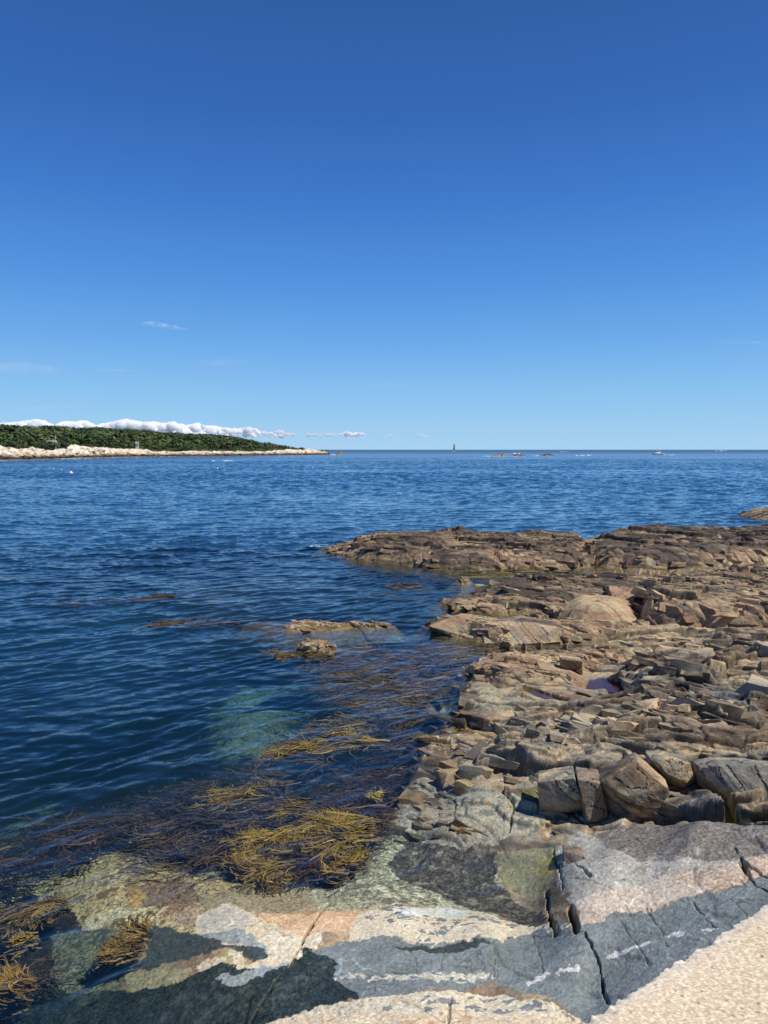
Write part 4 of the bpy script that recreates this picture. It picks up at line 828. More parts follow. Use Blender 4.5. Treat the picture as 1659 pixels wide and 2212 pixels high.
# trees and bushes that stand alone at the edge of the wood
M_BARK = plain_mat('bark', (.10, .075, .05), .9)
def tree(name, label, cat, px, s_, h, rx, col, n=90, conifer=False, seed=0):
    rg = np.random.default_rng(seed); x, Y, zg = [float(k) for k in head_ground(np.array(float(px)), np.array(float(s_)))]
    root = bpy.data.objects.new(name, None); COL.objects.link(root); root.location = (x, Y, zg); root.empty_display_size = .5
    tag(root, label, cat)
    if conifer:
        vv, cc = [], []
        for k in range(9):
            f = k / 8; a_, b_ = crown_quads(0, 0, h * (.18 + .78 * f), rx * (1.05 - f), h * .09, 22, .32 * rx * (1.1 - .7 * f), rg, col); vv.append(a_); cc.append(b_)
        v, c = np.concatenate(vv), np.concatenate(cc)
    else:
        vv, cc = [], []
        for k in range(4):
            a_, b_ = crown_quads(rg.normal() * rx * .35, rg.normal() * rx * .3, h * (.5 + .12 * rg.normal()), rx * .72, h * .34, n // 3, .24 * rx, rg, np.array(col) * rg.uniform(.8, 1.25)); vv.append(a_); cc.append(b_)
        v, c = np.concatenate(vv), np.concatenate(cc)
    mesh_np('crown', v, np.arange(len(v), dtype=np.int32).reshape(-1, 4), M_LEAF, np.clip(c, .008, .3), parent=root, smooth=False)
    import bmesh
    bm = bmesh.new(); bmesh.ops.create_cone(bm, cap_ends=True, segments=7, radius1=.05 * h, radius2=.02 * h, depth=h * .75)
    for q in bm.verts: q.co.z += h * .3; q.co.x += .03 * h * sin(q.co.z * 2)
    me = bpy.data.meshes.new('trunk'); bm.to_mesh(me); bm.free(); me.materials.append(M_BARK)
    t = bpy.data.objects.new('trunk', me); COL.objects.link(t); t.parent = root
tree('conifer_tree', 'dark pointed conifer at the foot of the wood left of the bare rock dome', 'tree', 111, 11, 3.6, 1.1, (.018, .034, .014), conifer=True, seed=1)
tree('bush', 'round dark bush behind the bare pale rock dome on the headland', 'bush', 148, 12, 3.4, 2.3, (.022, .042, .014), seed=2)
tree('pine_tree', 'broad dark pine standing above the pale dome rock of the headland', 'tree', 234, 15, 5.5, 2.8, (.024, .045, .016), seed=3)
tree('round_tree', 'bright yellow green tree rising out of the wood mid headland', 'tree', 262, 42, 8.0, 4.2, (.075, .11, .022), n=150, seed=4)
tree('shrub', 'low light green shrub on the pale rocks beside the little white hut', 'shrub', 316, 11, 1.8, 1.6, (.07, .09, .025), seed=5)
tree('shrub', 'last low shrub of the wood near the tip of the headland', 'shrub', 655, 13, 2.0, 2.6, (.05, .07, .02), seed=6)

# ------------------------------------------------------------------ solid helpers for the small built things
import bmesh
def bm_obj(name, bm, mat, parent=None, loc=None, smooth=False):
    bmesh.ops.recalc_face_normals(bm, faces=bm.faces[:])
    me = bpy.data.meshes.new(name); bm.to_mesh(me); bm.free(); me.materials.append(mat)
    if smooth:
        for p in me.polygons: p.use_smooth = True
    o = bpy.data.objects.new(name, me); COL.objects.link(o)
    if parent: o.parent = parent
    if loc is not None: o.location = loc
    return o
def lathe(prof, seg=28):
    bm = bmesh.new(); rings = []
    for r, z in prof:
        rings.append([bm.verts.new((r * cos(2 * pi * k / seg), r * sin(2 * pi * k / seg), z)) for k in range(seg)])
    for a_, b_ in zip(rings[:-1], rings[1:]):
        for k in range(seg): bm.faces.new((a_[k], a_[(k + 1) % seg], b_[(k + 1) % seg], b_[k]))
    bm.faces.new(rings[0][::-1]); bm.faces.new(rings[-1]); return bm
def box(bm, x0, x1, y0, y1, z0, z1):
    v = [bm.verts.new(p) for p in ((x0, y0, z0), (x1, y0, z0), (x1, y1, z0), (x0, y1, z0), (x0, y0, z1), (x1, y0, z1), (x1, y1, z1), (x0, y1, z1))]
    for f in ((3, 2, 1, 0), (4, 5, 6, 7), (0, 1, 5, 4), (1, 2, 6, 5), (2, 3, 7, 6), (3, 0, 4, 7)): bm.faces.new([v[k] for k in f])
    return v
def tube(bm, a_, b_, r, seg=8):
    a_, b_ = Vector(a_), Vector(b_); d = (b_ - a_); L0 = d.length; q = d.to_track_quat('Z', 'Y')
    r1 = [bm.verts.new(a_ + q @ Vector((r * cos(2 * pi * k / seg), r * sin(2 * pi * k / seg), 0))) for k in range(seg)]
    r2 = [bm.verts.new(b_ + q @ Vector((r * cos(2 * pi * k / seg), r * sin(2 * pi * k / seg), 0))) for k in range(seg)]
    for k in range(seg): bm.faces.new((r1[k], r1[(k + 1) % seg], r2[(k + 1) % seg], r2[k]))
    bm.faces.new(r1[::-1]); bm.faces.new(r2)
def thing(name, label, cat, loc, rz=0, group=None):
    o = bpy.data.objects.new(name, None); COL.objects.link(o); o.location = loc; o.rotation_euler = (0, 0, rz); return tag(o, label, cat, group)
WHITE = plain_mat('white_paint', (.80, .80, .78), .35, .5, .04); DGLASS = plain_mat('dark_glass', (.02, .03, .04), .08, .6, .1)
GRAN = plain_mat('tower_granite', (.20, .185, .17), .8, .3, .3, .7); IRON = plain_mat('dark_iron', (.03, .045, .05), .5, .5, .2); STEEL = plain_mat('grey_steel', (.42, .43, .43), .4, .5, .1)
SHING = plain_mat('weathered_shingle', (.30, .28, .25), .9, .2, .25, 3.0); LBLUE = plain_mat('bottom_paint', (.05, .06, .09), .5, .4, .1); LENS = plain_mat('lantern_glass', (.72, .78, .80), .08, .7, .05)

# lighthouse on its ledge at the horizon
lx, ly = 979.3, 974.0; YL = 3500.0; XL = (lx - 829.5) / FPX / .992 * YL
lh = thing('lighthouse', 'grey granite lighthouse tower standing alone in the sea on the horizon', 'lighthouse', (XL, YL, 0), radians(20))
bm_obj('tower', lathe([(5.6, -2), (5.5, 0), (5.1, 2.2), (4.6, 6), (4.0, 11), (3.5, 16), (3.1, 21), (3.05, 23.4), (3.6, 24), (3.6, 24.6)]), GRAN, lh, smooth=True)
bm_obj('watch_room', lathe([(2.7, 24.6), (2.7, 28.2), (3.1, 28.4), (3.1, 28.7)]), IRON, lh)
bm = bmesh.new()
for k in range(16):
    a_ = 2 * pi * k / 16; tube(bm, (3.4 * cos(a_), 3.4 * sin(a_), 24.6), (3.4 * cos(a_), 3.4 * sin(a_), 25.8), .06, 5)
    b_ = 2 * pi * (k + 1) / 16; tube(bm, (3.4 * cos(a_), 3.4 * sin(a_), 25.8), (3.4 * cos(b_), 3.4 * sin(b_), 25.8), .05, 5)
bm_obj('gallery_rail', bm, IRON, lh)
lan = bm_obj('lantern', lathe([(1.9, 28.7), (1.9, 31.6)], 12), LENS, lh)
bm = bmesh.new()
for k in range(12):
    a_ = 2 * pi * (k + .5) / 12; tube(bm, (1.95 * cos(a_), 1.95 * sin(a_), 28.7), (1.95 * cos(a_), 1.95 * sin(a_), 31.6), .08, 5)
bm_obj('glazing_bar', bm, IRON, lan)
rf = bm_obj('lantern_roof', lathe([(2.2, 31.6), (2.0, 32.2), (1.3, 33.1), (.5, 33.7), (.3, 34.2), (.08, 34.4)], 16), IRON, lh)
bm = bmesh.new(); tube(bm, (0, 0, 34.3), (0, 0, 36.6), .06, 6); bm_obj('lightning_rod', bm, IRON, rf)
bm = bmesh.new(); box(bm, -6.4, -3.9, -1.0, 1.0, 9.6, 10.1)
for yy in (-.7, .7): tube(bm, (-5.4, yy, -1), (-4.1, yy, 9.8), .12, 6)
for k in range(16): tube(bm, (-5.4 + k * .08, -.7, k * .65), (-5.4 + k * .08, .7, k * .65), .07, 5)
bm_obj('ladder', bm, IRON, lh)
for zz in (5.5, 11.5, 17.5):
    bm = bmesh.new(); r_ = np.interp(zz, [2.2, 6, 11, 16, 21], [5.1, 4.6, 4.0, 3.5, 3.1]); box(bm, -.35, .35, -r_ - .08, -r_ + .5, zz, zz + 1.1); bm_obj('window', bm, DGLASS, lh)

# boats
def cabin_boat(name, label, loc, rz, L0, wake=True, group=None):
    root = thing(name, label, 'boat', loc, rz, group); k = L0 / 12.0
    st = [(-6.0, .15, .15, 1.75), (-5.2, .75, .35, 1.68), (-3.5, 1.45, .9, 1.52), (-1, 1.85, 1.3, 1.32), (2.5, 1.9, 1.45, 1.12), (6.0, 1.75, 1.4, 1.08)]
    bm = bmesh.new(); rg_ = []
    for x, bw, kw, fz_ in st:
        rg_.append([bm.verts.new((x * k, y * k, z * k)) for y, z in ((-bw, fz_), (-bw * .97, .5), (-kw * .8, -.35), (kw * .8, -.35), (bw * .97, .5), (bw, fz_))])
    for a_, b_ in zip(rg_[:-1], rg_[1:]):
        for j in range(5): bm.faces.new((a_[j], b_[j], b_[j + 1], a_[j + 1]))
        bm.faces.new((a_[5], b_[5], b_[0], a_[0])) if a_ is not rg_[-2] else None
    bm.faces.new(rg_[0]); bm.faces.new(rg_[-1][::-1])
    hull = bm_obj('hull', bm, WHITE, root)
    bm = bmesh.new()
    for sy in (-1, 1):
        for a_, b_ in zip(st[:-1], st[1:]): tube(bm, (a_[0] * k, sy * a_[1] * k, a_[3] * k), (b_[0] * k, sy * b_[1] * k, b_[3] * k), .06 * k, 6)
    bm_obj('gunwale', bm, STEEL, hull)
    bm = bmesh.new(); v = box(bm, -3.0 * k, 1.3 * k, -1.35 * k, 1.35 * k, 1.25 * k, 2.0 * k)
    v[0].co.x -= .5 * k; v[3].co.x -= .5 * k; bm_obj('cabin', bm, WHITE, root)
    bm = bmesh.new(); v = box(bm, -2.45 * k, .9 * k, -1.25 * k, 1.25 * k, 2.0 * k, 2.65 * k)
    for q in (v[0], v[3]): q.co.x -= .45 * k
    bm_obj('windscreen', bm, DGLASS, root)
    bm = bmesh.new(); box(bm, -2.7 * k, 1.7 * k, -1.45 * k, 1.45 * k, 2.65 * k, 2.82 * k)
    box(bm, 1.35 * k, 1.6 * k, -1.4 * k, -1.2 * k, 1.1 * k, 2.65 * k); box(bm, 1.35 * k, 1.6 * k, 1.2 * k, 1.4 * k, 1.1 * k, 2.65 * k)
    roof = bm_obj('roof', bm, WHITE, root)
    bm = bmesh.new(); tube(bm, (-1.8 * k, 0, 2.8 * k), (-1.5 * k, 0, 5.9 * k), .06 * k); tube(bm, (-1.75 * k, -.7 * k, 4.0 * k), (-1.75 * k, .7 * k, 4.0 * k), .05 * k)
    tube(bm, (-.6 * k, .8 * k, 2.8 * k), (-.2 * k, .8 * k, 6.4 * k), .03 * k, 5); bm_obj('mast', bm, STEEL, roof)
    bm = lathe([(.05 * k, 0), (.42 * k, .02 * k), (.42 * k, .2 * k), (.05 * k, .26 * k)], 14); bm_obj('radar_dome', bm, WHITE, roof, (-2.0 * k, 0, 2.84 * k))
    bm = bmesh.new(); box(bm, 5.2 * k, 5.9 * k, -1.5 * k, 1.5 * k, 1.05 * k, 1.3 * k); bm_obj('stern_bench', bm, STEEL, root)
    bm = bmesh.new(); ring_ = [(a_[0], -(a_[1] * .975 + .03)) for a_ in st[1:]] + [(a_[0] + (.04 if a_ is st[-1] else 0), a_[1] * .975 + .03) for a_ in st[:0:-1]] + [(st[0][0] - .05, 0)]
    lo_ = [bm.verts.new((x * k, y * k, .22 * k)) for x, y in ring_]; hi_ = [bm.verts.new((x * k, y * k, .42 * k)) for x, y in ring_]
    for j in range(len(ring_)): bm.faces.new((lo_[j], lo_[(j + 1) % len(ring_)], hi_[(j + 1) % len(ring_)], hi_[j]))
    bm_obj('boot_stripe', bm, LBLUE, hull)
    return root
def at(px, py): x, y = P(float(px), float(py), 0.); return float(x), float(y)
bx, by = at(1421, 981.7)
cabin_boat('motor_boat', 'white cabin boat with a mast heading left below the horizon', (bx, by, .1), radians(27), 13.4)
bx2, by2 = at(1557, 973.5); cabin_boat('motor_boat', 'tiny white boat trailing wake on the horizon at far right', (bx2, by2, .1), radians(-8), 13)
bx3, by3 = at(987, 974.3); cabin_boat('motor_boat', 'tiny white boat just right of the lighthouse foot', (bx3, by3, .1), radians(10), 7)

# mooring buoys
def buoy(label, px, py, r):
    x, y = at(px, py); root = thing('mooring_buoy', label, 'buoy', (x, y, .05), 0, 'white mooring buoys on the bay')
    prof = [(r * max(.04, cos(a_)), r * sin(a_) + r * .35) for a_ in np.linspace(-pi / 2, pi / 2, 13)]
    bm_obj('float', lathe(prof, 20), WHITE, root, smooth=True)
    bm_obj('band', lathe([(r * 1.0, r * .25), (r * 1.02, r * .3), (r * 1.02, r * .45), (r * 1.0, r * .5)], 20), LBLUE, root)
    bm = bmesh.new(); R_ = r * .22
    for k in range(10):
        a_, b_ = 2 * pi * k / 10, 2 * pi * (k + 1) / 10
        tube(bm, (R_ * cos(a_), 0, r * 1.5 + R_ * sin(a_)), (R_ * cos(b_), 0, r * 1.5 + R_ * sin(b_)), r * .05, 5)
    bm_obj('ring', bm, STEEL, root)
buoy('biggest white mooring buoy, floating nearest in front of the headland', 153.5, 1024, .33)
buoy('small white buoy at far left, first of the pair behind the biggest buoy', 116, 1014.6, .16)
buoy('small white buoy second of the pair behind the biggest buoy', 133, 1015.2, .13)
buoy('lone small white buoy off the middle of the wooded headland', 470, 1013.5, .2)
buoy('lone small white buoy farthest right, beyond the headland tip', 674.5, 1011, .17)

# things ashore on the headland
def hground(px, s_): return tuple(float(k) for k in head_ground(np.array(float(px)), np.array(float(s_))))
gx, gy, gz = hground(128.5, 14)
fp = thing('flagpole', 'tall thin white flagpole with a crosstree at the edge of the wood', 'flagpole', (gx, gy, gz))
bm = bmesh.new(); tube(bm, (0, 0, -.5), (.2, 0, 8.2), .11); bm_obj('pole', bm, WHITE, fp)
bm = bmesh.new(); tube(bm, (-1.1, 0, 3.4), (1.2, 0, 3.6), .08); bm_obj('crosstree', bm, WHITE, fp)
bm_obj('finial', lathe([(.02, 8.2), (.18, 8.3), (.18, 8.45), (.02, 8.55)], 8), STEEL, fp, (.2, 0, 0))
def hut(name, label, px, s_, w, d, h, roof_h, lift=0):
    gx, gy, gz = hground(px, s_); root = thing(name, label, 'hut', (gx, gy, gz + lift), radians(12))
    bm = bmesh.new(); box(bm, -w / 2, w / 2, -d / 2, d / 2, -2.5, h); bm_obj('wall', bm, WHITE if 'white' in label else SHING, root)
    bm = bmesh.new(); a_ = [bm.verts.new((x, y, z)) for x in (-w / 2 - .25, w / 2 + .25) for y, z in ((-d / 2 - .3, h - .1), (0, h + roof_h), (d / 2 + .3, h - .1))]
    bm.faces.new((a_[0], a_[3], a_[4], a_[1])); bm.faces.new((a_[1], a_[4], a_[5], a_[2])); bm.faces.new((a_[0], a_[1], a_[2])); bm.faces.new((a_[3], a_[5], a_[4])); bm.faces.new((a_[0], a_[2], a_[5], a_[3]))
    bm_obj('roof', bm, SHING, root)
    bm = bmesh.new(); box(bm, -w * .12, w * .12, -d / 2 - .06, -d / 2 + .1, 0, h * .8); bm_obj('door', bm, DGLASS, root)
    for sx in (-.32, .32):
        bm = bmesh.new(); box(bm, (sx - .09) * w, (sx + .09) * w, -d / 2 - .05, -d / 2 + .1, h * .4, h * .8); bm_obj('window', bm, DGLASS, root)
hut('cottage', 'grey shingled cottage half hidden by trees beside the flagpole', 120.5, 22, 5.0, 4, 2.3, 1.4, 1.3)
hut('hut', 'little white hut with a tall narrow front above the pale rocks', 303, 14, 1.8, 1.8, 3.6, 1.3)

# ------------------------------------------------------------------ far reefs and foam
def far_rock(label, px0, px1, py, hgt_px, seed, dark=.4, name='reef_rock'):
    x0, y0 = at(px0, py); x1, _ = at(px1, py); x1 = x1; L0 = abs(x1 - x0); D0 = max(L0 * .5, 3)
    nx, ny = 90, 34; X, Y = np.meshgrid(np.linspace(-L0 * .54, L0 * .54, nx), np.linspace(-D0 * .2, D0, ny))
    sx = 1 - (np.abs(X) / (L0 * .52)) ** 2.4; sy = np.sin(np.clip((Y + D0 * .12) / (D0 * 1.1), 0, 1) * pi) ** .5
    hm = hgt_px / FPX * y0
    n = fbm(X / L0 * 9, Y / L0 * 9, seed, 5, .6); h = hm * np.clip(sx, -.2, 1) * sy * (.6 + .8 * n + .35 * fbm(X / L0 * 3 + 7, Y / L0 * 3, seed + 1, 2)) - .25
    c = np.empty(X.shape + (3,), np.float32); c[:] = (.27, .205, .16); c = mixc(c, (.07, .06, .055), sstep(-.1, .3, n + dark - .4) * .9); c = mixc(c, (.45, .40, .34), sstep(.2, .5, -n) * .5)
    o = mesh_np(name, np.stack([X, Y, h], -1).reshape(-1, 3), grid_quads(ny, nx), M_FAR, np.clip(c, .01, .8).reshape(-1, 3), smooth=False)
    o.location = ((x0 + x1) / 2, y0, 0); tag(o, label, 'reef')
far_rock('longest low brown reef awash below the horizon, left of its neighbour', 1060, 1101, 985.6, 5.5, 701, .25)
far_rock('darker humped brown reef close beside the longest reef', 1104, 1137, 985.4, 7, 703, .45)
far_rock('small dark domed reef on its own between the brown reefs and the cabin boat', 1166, 1198, 985.0, 6.5, 705, .5)
far_rock('thin faint reef behind the longest reef', 1082, 1106, 980.4, 2, 707, .1)
far_rock('low grey rock just off the tip of the wooded headland', 726, 745, 982.0, 9, 709, .15)
# white water: many small ragged patches lying on the swell
fv_, fq_ = [], []
rg = np.random.default_rng(21)
def foam(px0, px1, py, thick, n, size=1.0, z=.06):
    for k in range(n):
        px = rg.uniform(px0, px1); x, y = at(px, py + rg.normal() * thick * .3); r_ = size * (.35 + rg.random()) * y / FPX
        m = 9; b0 = sum(len(q) for q in fv_); ang_ = np.linspace(0, 2 * pi, m, endpoint=False)
        rr = r_ * (.5 + .8 * rg.random(m)); zz = z + .012 * r_ * rg.random(m)
        ell = 1.0 + .25 * thick * y / FPX / max(r_, .001)
        fv_.append(np.concatenate([np.stack([x + rr * np.cos(ang_) * 1.8, y + rr * np.sin(ang_) * min(ell * 2, 14), zz], -1), [[x, y, z + .35 * thick / FPX * y]]]))
        fq_.extend([(b0 + j, b0 + (j + 1) % m, b0 + m) for j in range(m)])
foam(1043, 1061, 985.6, 1.2, 14); foam(1060, 1140, 986.2, .8, 34, .8); foam(1109, 1124, 979.8, 1.8, 14); foam(1152, 1165, 984.6, 1.5, 10); foam(1166, 1198, 985.5, .7, 12, .7)
foam(1244, 1250, 984.3, 1.6, 6); foam(1255, 1264, 984.1, 1.6, 8); foam(1268, 1277, 983.6, 1.8, 8); foam(1211, 1229, 976.2, 1, 8); foam(1434, 1458, 983.0, 1.2, 14, .8)
foam(1545, 1572, 974.0, 1.2, 12, 1.0); foam(458, 466, 995.8, 1.5, 8); foam(479, 504, 995.6, 1.8, 18); foam(712, 724, 983.0, 1.4, 8); foam(728, 744, 982.6, .8, 8, .7)
foam(130, 200, 991.4, 1.0, 20, .9); foam(330, 390, 986.6, .9, 14, .8); foam(978, 984, 974.9, 1.0, 6)
foam(668, 700, 1181, 2, 16, .7, .03); foam(1066, 1084, 1531, 1.5, 14, .8, .04); foam(1262, 1276, 1181, 2, 8, .7, .05); foam(1350, 1420, 1241, 1, 8, .6, .02)
v = np.concatenate(fv_)
fm = mesh_np('foam', v, None, M_FOAM, None, tris=np.array(fq_), smooth=False)
tag(fm, 'thin white streaks of breaking water round reefs, boats and headland', kind='stuff')

# ------------------------------------------------------------------ clouds
def cloud_mat():
    m, t = new_mat('cumulus'); L = t.links.new
    out = N(t, 'ShaderNodeOutputMaterial'); v_ = N(t, 'ShaderNodeVolumePrincipled'); v_.inputs['Color'].default_value = (1, 1, 1, 1); v_.inputs['Density'].default_value = .028; v_.inputs['Anisotropy'].default_value = 0.0
    L(v_.outputs[0], out.inputs['Volume']); return m
try: S.cycles.volume_bounces = 20
except Exception: pass
M_CLOUD = cloud_mat()
ico = bmesh.new(); bmesh.ops.create_icosphere(ico, subdivisions=3, radius=1); ICV = np.array([q.co[:] for q in ico.verts]); ICF = np.array([[q.index for q in f.verts] for f in ico.faces]); ico.free()
YCL = 16000.
def cloud(name, label, outline, py0, seed, n, rmin=2.0):
    """cumulus heaped from many puffs under a tower outline (px, top)"""
    ox, oy = curve(outline); rg = np.random.default_rng(seed); vv, ff = [], []; nb = 0
    for k in range(n):
        px = rg.uniform(ox[0], ox[-1]); top = np.interp(px, ox, oy) + rg.exponential(.6); hgt_ = max(py0 - top, 2.2)
        r_px = min(max(rmin, hgt_ * rg.uniform(.16, .42)), 10); py = top + r_px + (hgt_ - 1.4 * r_px) * max(0, rg.random() ** 1.6)
        if k % 2 == 0: py = top + r_px * 1.0
        Y = YCL + rg.normal() * 500; x, z = PZ(px, py, Y); R_ = r_px / FPX * Y
        d = ICV * (1 + .22 * fbm(ICV[:, 0] * 1.7 + k * 3.1 + ICV[:, 2] * 1.3, ICV[:, 1] * 1.7 + ICV[:, 2] * 1.9, seed + k, 4, .6))[:, None]
        vv.append(d * R_ * np.array([1.15, 1.3, .95]) + np.array([float(x), Y, float(z)])); ff.append(ICF + nb); nb += len(ICV)
    v = np.concatenate(vv); c0 = v.mean(0); c0[2] = v[:, 2].min()
    o = mesh_np(name, v - c0, None, M_CLOUD, None, tris=np.concatenate(ff), smooth=True); o.location = c0
    md = o.modifiers.new('union', 'REMESH'); md.mode = 'VOXEL'; md.voxel_size = 13 if rmin >= 2 else 9
    dg = bpy.context.evaluated_depsgraph_get(); me = bpy.data.meshes.new_from_object(o.evaluated_get(dg)); o.modifiers.clear(); o.data = me
    co = np.empty(len(me.vertices) * 3, np.float32); me.vertices.foreach_get('co', co); co = co.reshape(-1, 3); no = np.empty_like(co).ravel(); me.vertices.foreach_get('normal', no); no = no.reshape(-1, 3)
    bmc = bmesh.new(); bmc.from_mesh(me); bmc.verts.ensure_lookup_table(); seen = set(); drop = []
    for v0 in bmc.verts:
        if v0.index in seen: continue
        st_ = [v0]; seen.add(v0.index); isl = []
        while st_:
            q = st_.pop(); isl.append(q)
            for e_ in q.link_edges:
                w_ = e_.other_vert(q)
                if w_.index not in seen: seen.add(w_.index); st_.append(w_)
        if len(isl) < (120 if n > 60 else 60): drop += isl
    if len(drop) < len(bmc.verts) * .6: bmesh.ops.delete(bmc, geom=drop, context='VERTS')
    bmc.to_mesh(me); bmc.free(); co = np.empty(len(me.vertices) * 3, np.float32); me.vertices.foreach_get('co', co); co = co.reshape(-1, 3); no = np.empty_like(co).ravel(); me.vertices.foreach_get('normal', no); no = no.reshape(-1, 3)
    d = (22 if rmin >= 2 else 9) * fbm(co[:, 0] / 60 + co[:, 1] / 75, co[:, 2] / 45 + co[:, 1] / 100, seed + 900, 3, .6); co = co + no * d[:, None]; me.vertices.foreach_set('co', co.ravel()); me.update()
    if not me.materials: me.materials.append(M_CLOUD)
    tag(o, label, 'cloud')
cloud('cloud', 'low white cumulus at far left over the wood, rounded at its top', "-180,915 -90,918 -40,914 0,913 20,912 40,910 62,907 80,905 95,908 108,915 116,921", 944, 1, 150)
cloud('cloud', 'white cumulus with a bumpy flat top, second from the left', "126,921 132,912 150,909 165,911 178,907.5 188,909 197,915 212,917 226,923", 944, 2, 110)
cloud('cloud', 'biggest white cumulus bank, tallest above the middle of the wood', "208,922 222,914 240,912 258,907.5 275,904.5 290,908 305,910 320,911 340,909 352,914 375,910 395,915 405,918 420,914 432,911 440,918 460,918 475,921 500,924 520,924 535,922 548,924 560,930 585,933 598,930 607,926 615,934 630,934 642,938", 944, 3, 300)
cloud('cloud', 'long thin white cumulus to the right of the bank, past the headland', "655,937.5 666,934.5 680,935.5 695,937 712,935 730,937 742,933 752,930.5 760,935 772,932.5 783,934 789,937", 943.5, 4, 170, 2.1)
cloud('cloud', 'small faint white puff, first of three in a row beyond the bank', "832,941.5 838,939 845,937 849,938.5", 944, 5, 22, 1.7)
cloud('cloud', 'smallest faint wisp of cloud between two little white puffs', "860,943 866,942 877,941 880,942", 944.5, 6, 20, 1.1)
cloud('cloud', 'small bright white puff nearest the lighthouse', "897,942 903,938.5 909,936.5 916,939 922,942", 944.5, 7, 40, 2.0)
def wisp_mat():
    m, t = new_mat('cirrus'); L = t.links.new
    out = N(t, 'ShaderNodeOutputMaterial'); df = N(t, 'ShaderNodeBsdfDiffuse'); df.inputs['Color'].default_value = (.9, .9, .92, 1); tl = N(t, 'ShaderNodeBsdfTranslucent'); tl.inputs['Color'].default_value = (.9, .9, .92, 1)
    m1 = N(t, 'ShaderNodeMixShader'); L(df.outputs[0], m1.inputs[1]); L(tl.outputs[0], m1.inputs[2])
    tr = N(t, 'ShaderNodeBsdfTransparent'); a_ = N(t, 'ShaderNodeAttribute', attribute_name='thick'); mx = N(t, 'ShaderNodeMixShader'); L(a_.outputs['Fac'], mx.inputs[0]); L(tr.outputs[0], mx.inputs[1]); L(m1.outputs[0], mx.inputs[2]); L(mx.outputs[0], out.inputs[0]); return m
M_WISP = wisp_mat()
def wisp(label, pts, half, dens, seed, alt=2600.):
    """a thin high veil: a lens of ice cloud with its thickness as an attribute"""
    ox, oy = curve(pts); n = 150; m = 24
    px = np.linspace(ox[0], ox[-1], n); py = np.interp(px, ox, oy); A, B = np.meshgrid(px, np.linspace(-1, 1, m))
    f = np.clip((A - ox[0]) / (ox[-1] - ox[0]), 0, 1); prof = np.sin(f * pi) ** .7
    y_ = py[None] + B * half * (.35 + .65 * prof); X, Y = P(A, y_, alt)
    nz = fbm(f * 9 + B * .7, B * 1.3 + f * 3, seed, 5, .6)
    al = dens * prof * np.clip(1 - B ** 2, 0, 1) * np.clip(.55 + 1.1 * nz, 0, 1.3)
    zt = alt + 40 * np.clip(1 - B ** 2, 0, 1) * prof * (1 + nz)
    loc = np.array([X.mean(), Y.mean(), alt]); o = mesh_np('cirrus_wisp', np.stack([X, Y, zt], -1).reshape(-1, 3) - loc, grid_quads(m, n), M_WISP, None, {'thick': np.clip(al, 0, .9)})
    o.location = loc; tag(o, label, 'cloud')
wisp('brightest white streak of high cloud, sloping down to the right', "302,699 325,700 350,704 380,708 406,712", 6, .55, 1)
wisp('broad faint veil of high cloud at the left edge of the sky', "-60,794 0,796 60,794 142,804", 14, .22, 2)
wisp('pale short veil of high cloud right of the broad left one', "385,788 450,786 540,780", 9, .14, 3)
wisp('long barely visible streak low in the middle of the sky', "735,832 850,830 1050,829", 5, .10, 4)
wisp('faint thin streak of cloud between the two pale veils', "190,800 250,802 312,803", 4, .14, 5)
wisp('thin pale streak just above the cumulus on the left', "20,884 120,880 215,879", 5, .16, 6)
wisp('faint wisp of high cloud at the right edge of the sky', "1530,735 1590,740 1680,746", 6, .16, 7)

# ------------------------------------------------------------------ seaweed
def strands(n, cx, cy, rx, ry, z0, z1, length, head, spread, width, cols, rg, seg=7, curl=.5, branch=2):
    """forked ribbons streaming one way from a holdfast"""
    VV, QQ, CC = [], [], []; nb = 0
    todo = []
    for k in range(n):
        x = cx + rg.normal() * rx * .45; y = cy + rg.normal() * ry * .45
        todo.append((x, y, head + rg.normal() * spread, length * (.5 + .9 * rg.random()), width * (.6 + .8 * rg.random()), z0 + (z1 - z0) * rg.random() , cols[rg.integers(len(cols))], branch))
    while todo:
        x, y, a_, L0, w, z, col, br = todo.pop()
        pts = []; cur = rg.normal() * curl; zt = z; k2 = np.array(col) * (.7 + .6 * rg.random())
        for j in range(seg + 1):
            pts.append((x, y, zt, a_)); x += cos(a_) * L0 / seg; y += sin(a_) * L0 / seg; a_ += cur / seg + rg.normal() * .10 + .16 * sin(5.1 * x + 2.2 * sin(4.7 * y)) + .13 * sin(7.3 * y - 4.9 * x); zt = min(zt + rg.normal() * .004 + .002, z1)
            if br and 2 <= j <= 5 and rg.random() < .38: todo.append((x, y, a_ + rg.choice((-1, 1)) * rg.uniform(.3, .7), L0 * (1 - j / (seg + 1)) * .8, w * .8, zt, col, br - 1))
        p = np.array(pts); t = np.arange(seg + 1) / seg; ww = w * (1 - .65 * t ** 2) * .5
        nx = -np.sin(p[:, 3]); ny = np.cos(p[:, 3]); roll = rg.normal() * .5
        l = np.stack([p[:, 0] + nx * ww, p[:, 1] + ny * ww, p[:, 2] + ww * roll], -1); r_ = np.stack([p[:, 0] - nx * ww, p[:, 1] - ny * ww, p[:, 2] - ww * roll], -1)
        VV.append(np.concatenate([l, r_])); i = np.arange(seg) + nb; QQ.append(np.stack([i, i + seg + 1, i + seg + 2, i + 1], -1))
        c = k2[None] * (.75 + .55 * t)[:, None]; CC.append(np.concatenate([c, c])); nb += 2 * (seg + 1)
    return np.concatenate(VV), np.concatenate(QQ).astype(np.int32), np.clip(np.concatenate(CC), .005, .6)
GOLD = [(.205, .145, .035), (.27, .195, .042), (.155, .11, .03), (.20, .145, .042), (.13, .085, .027)]
DULL = [(.11, .08, .03), (.14, .10, .04), (.08, .058, .028)]
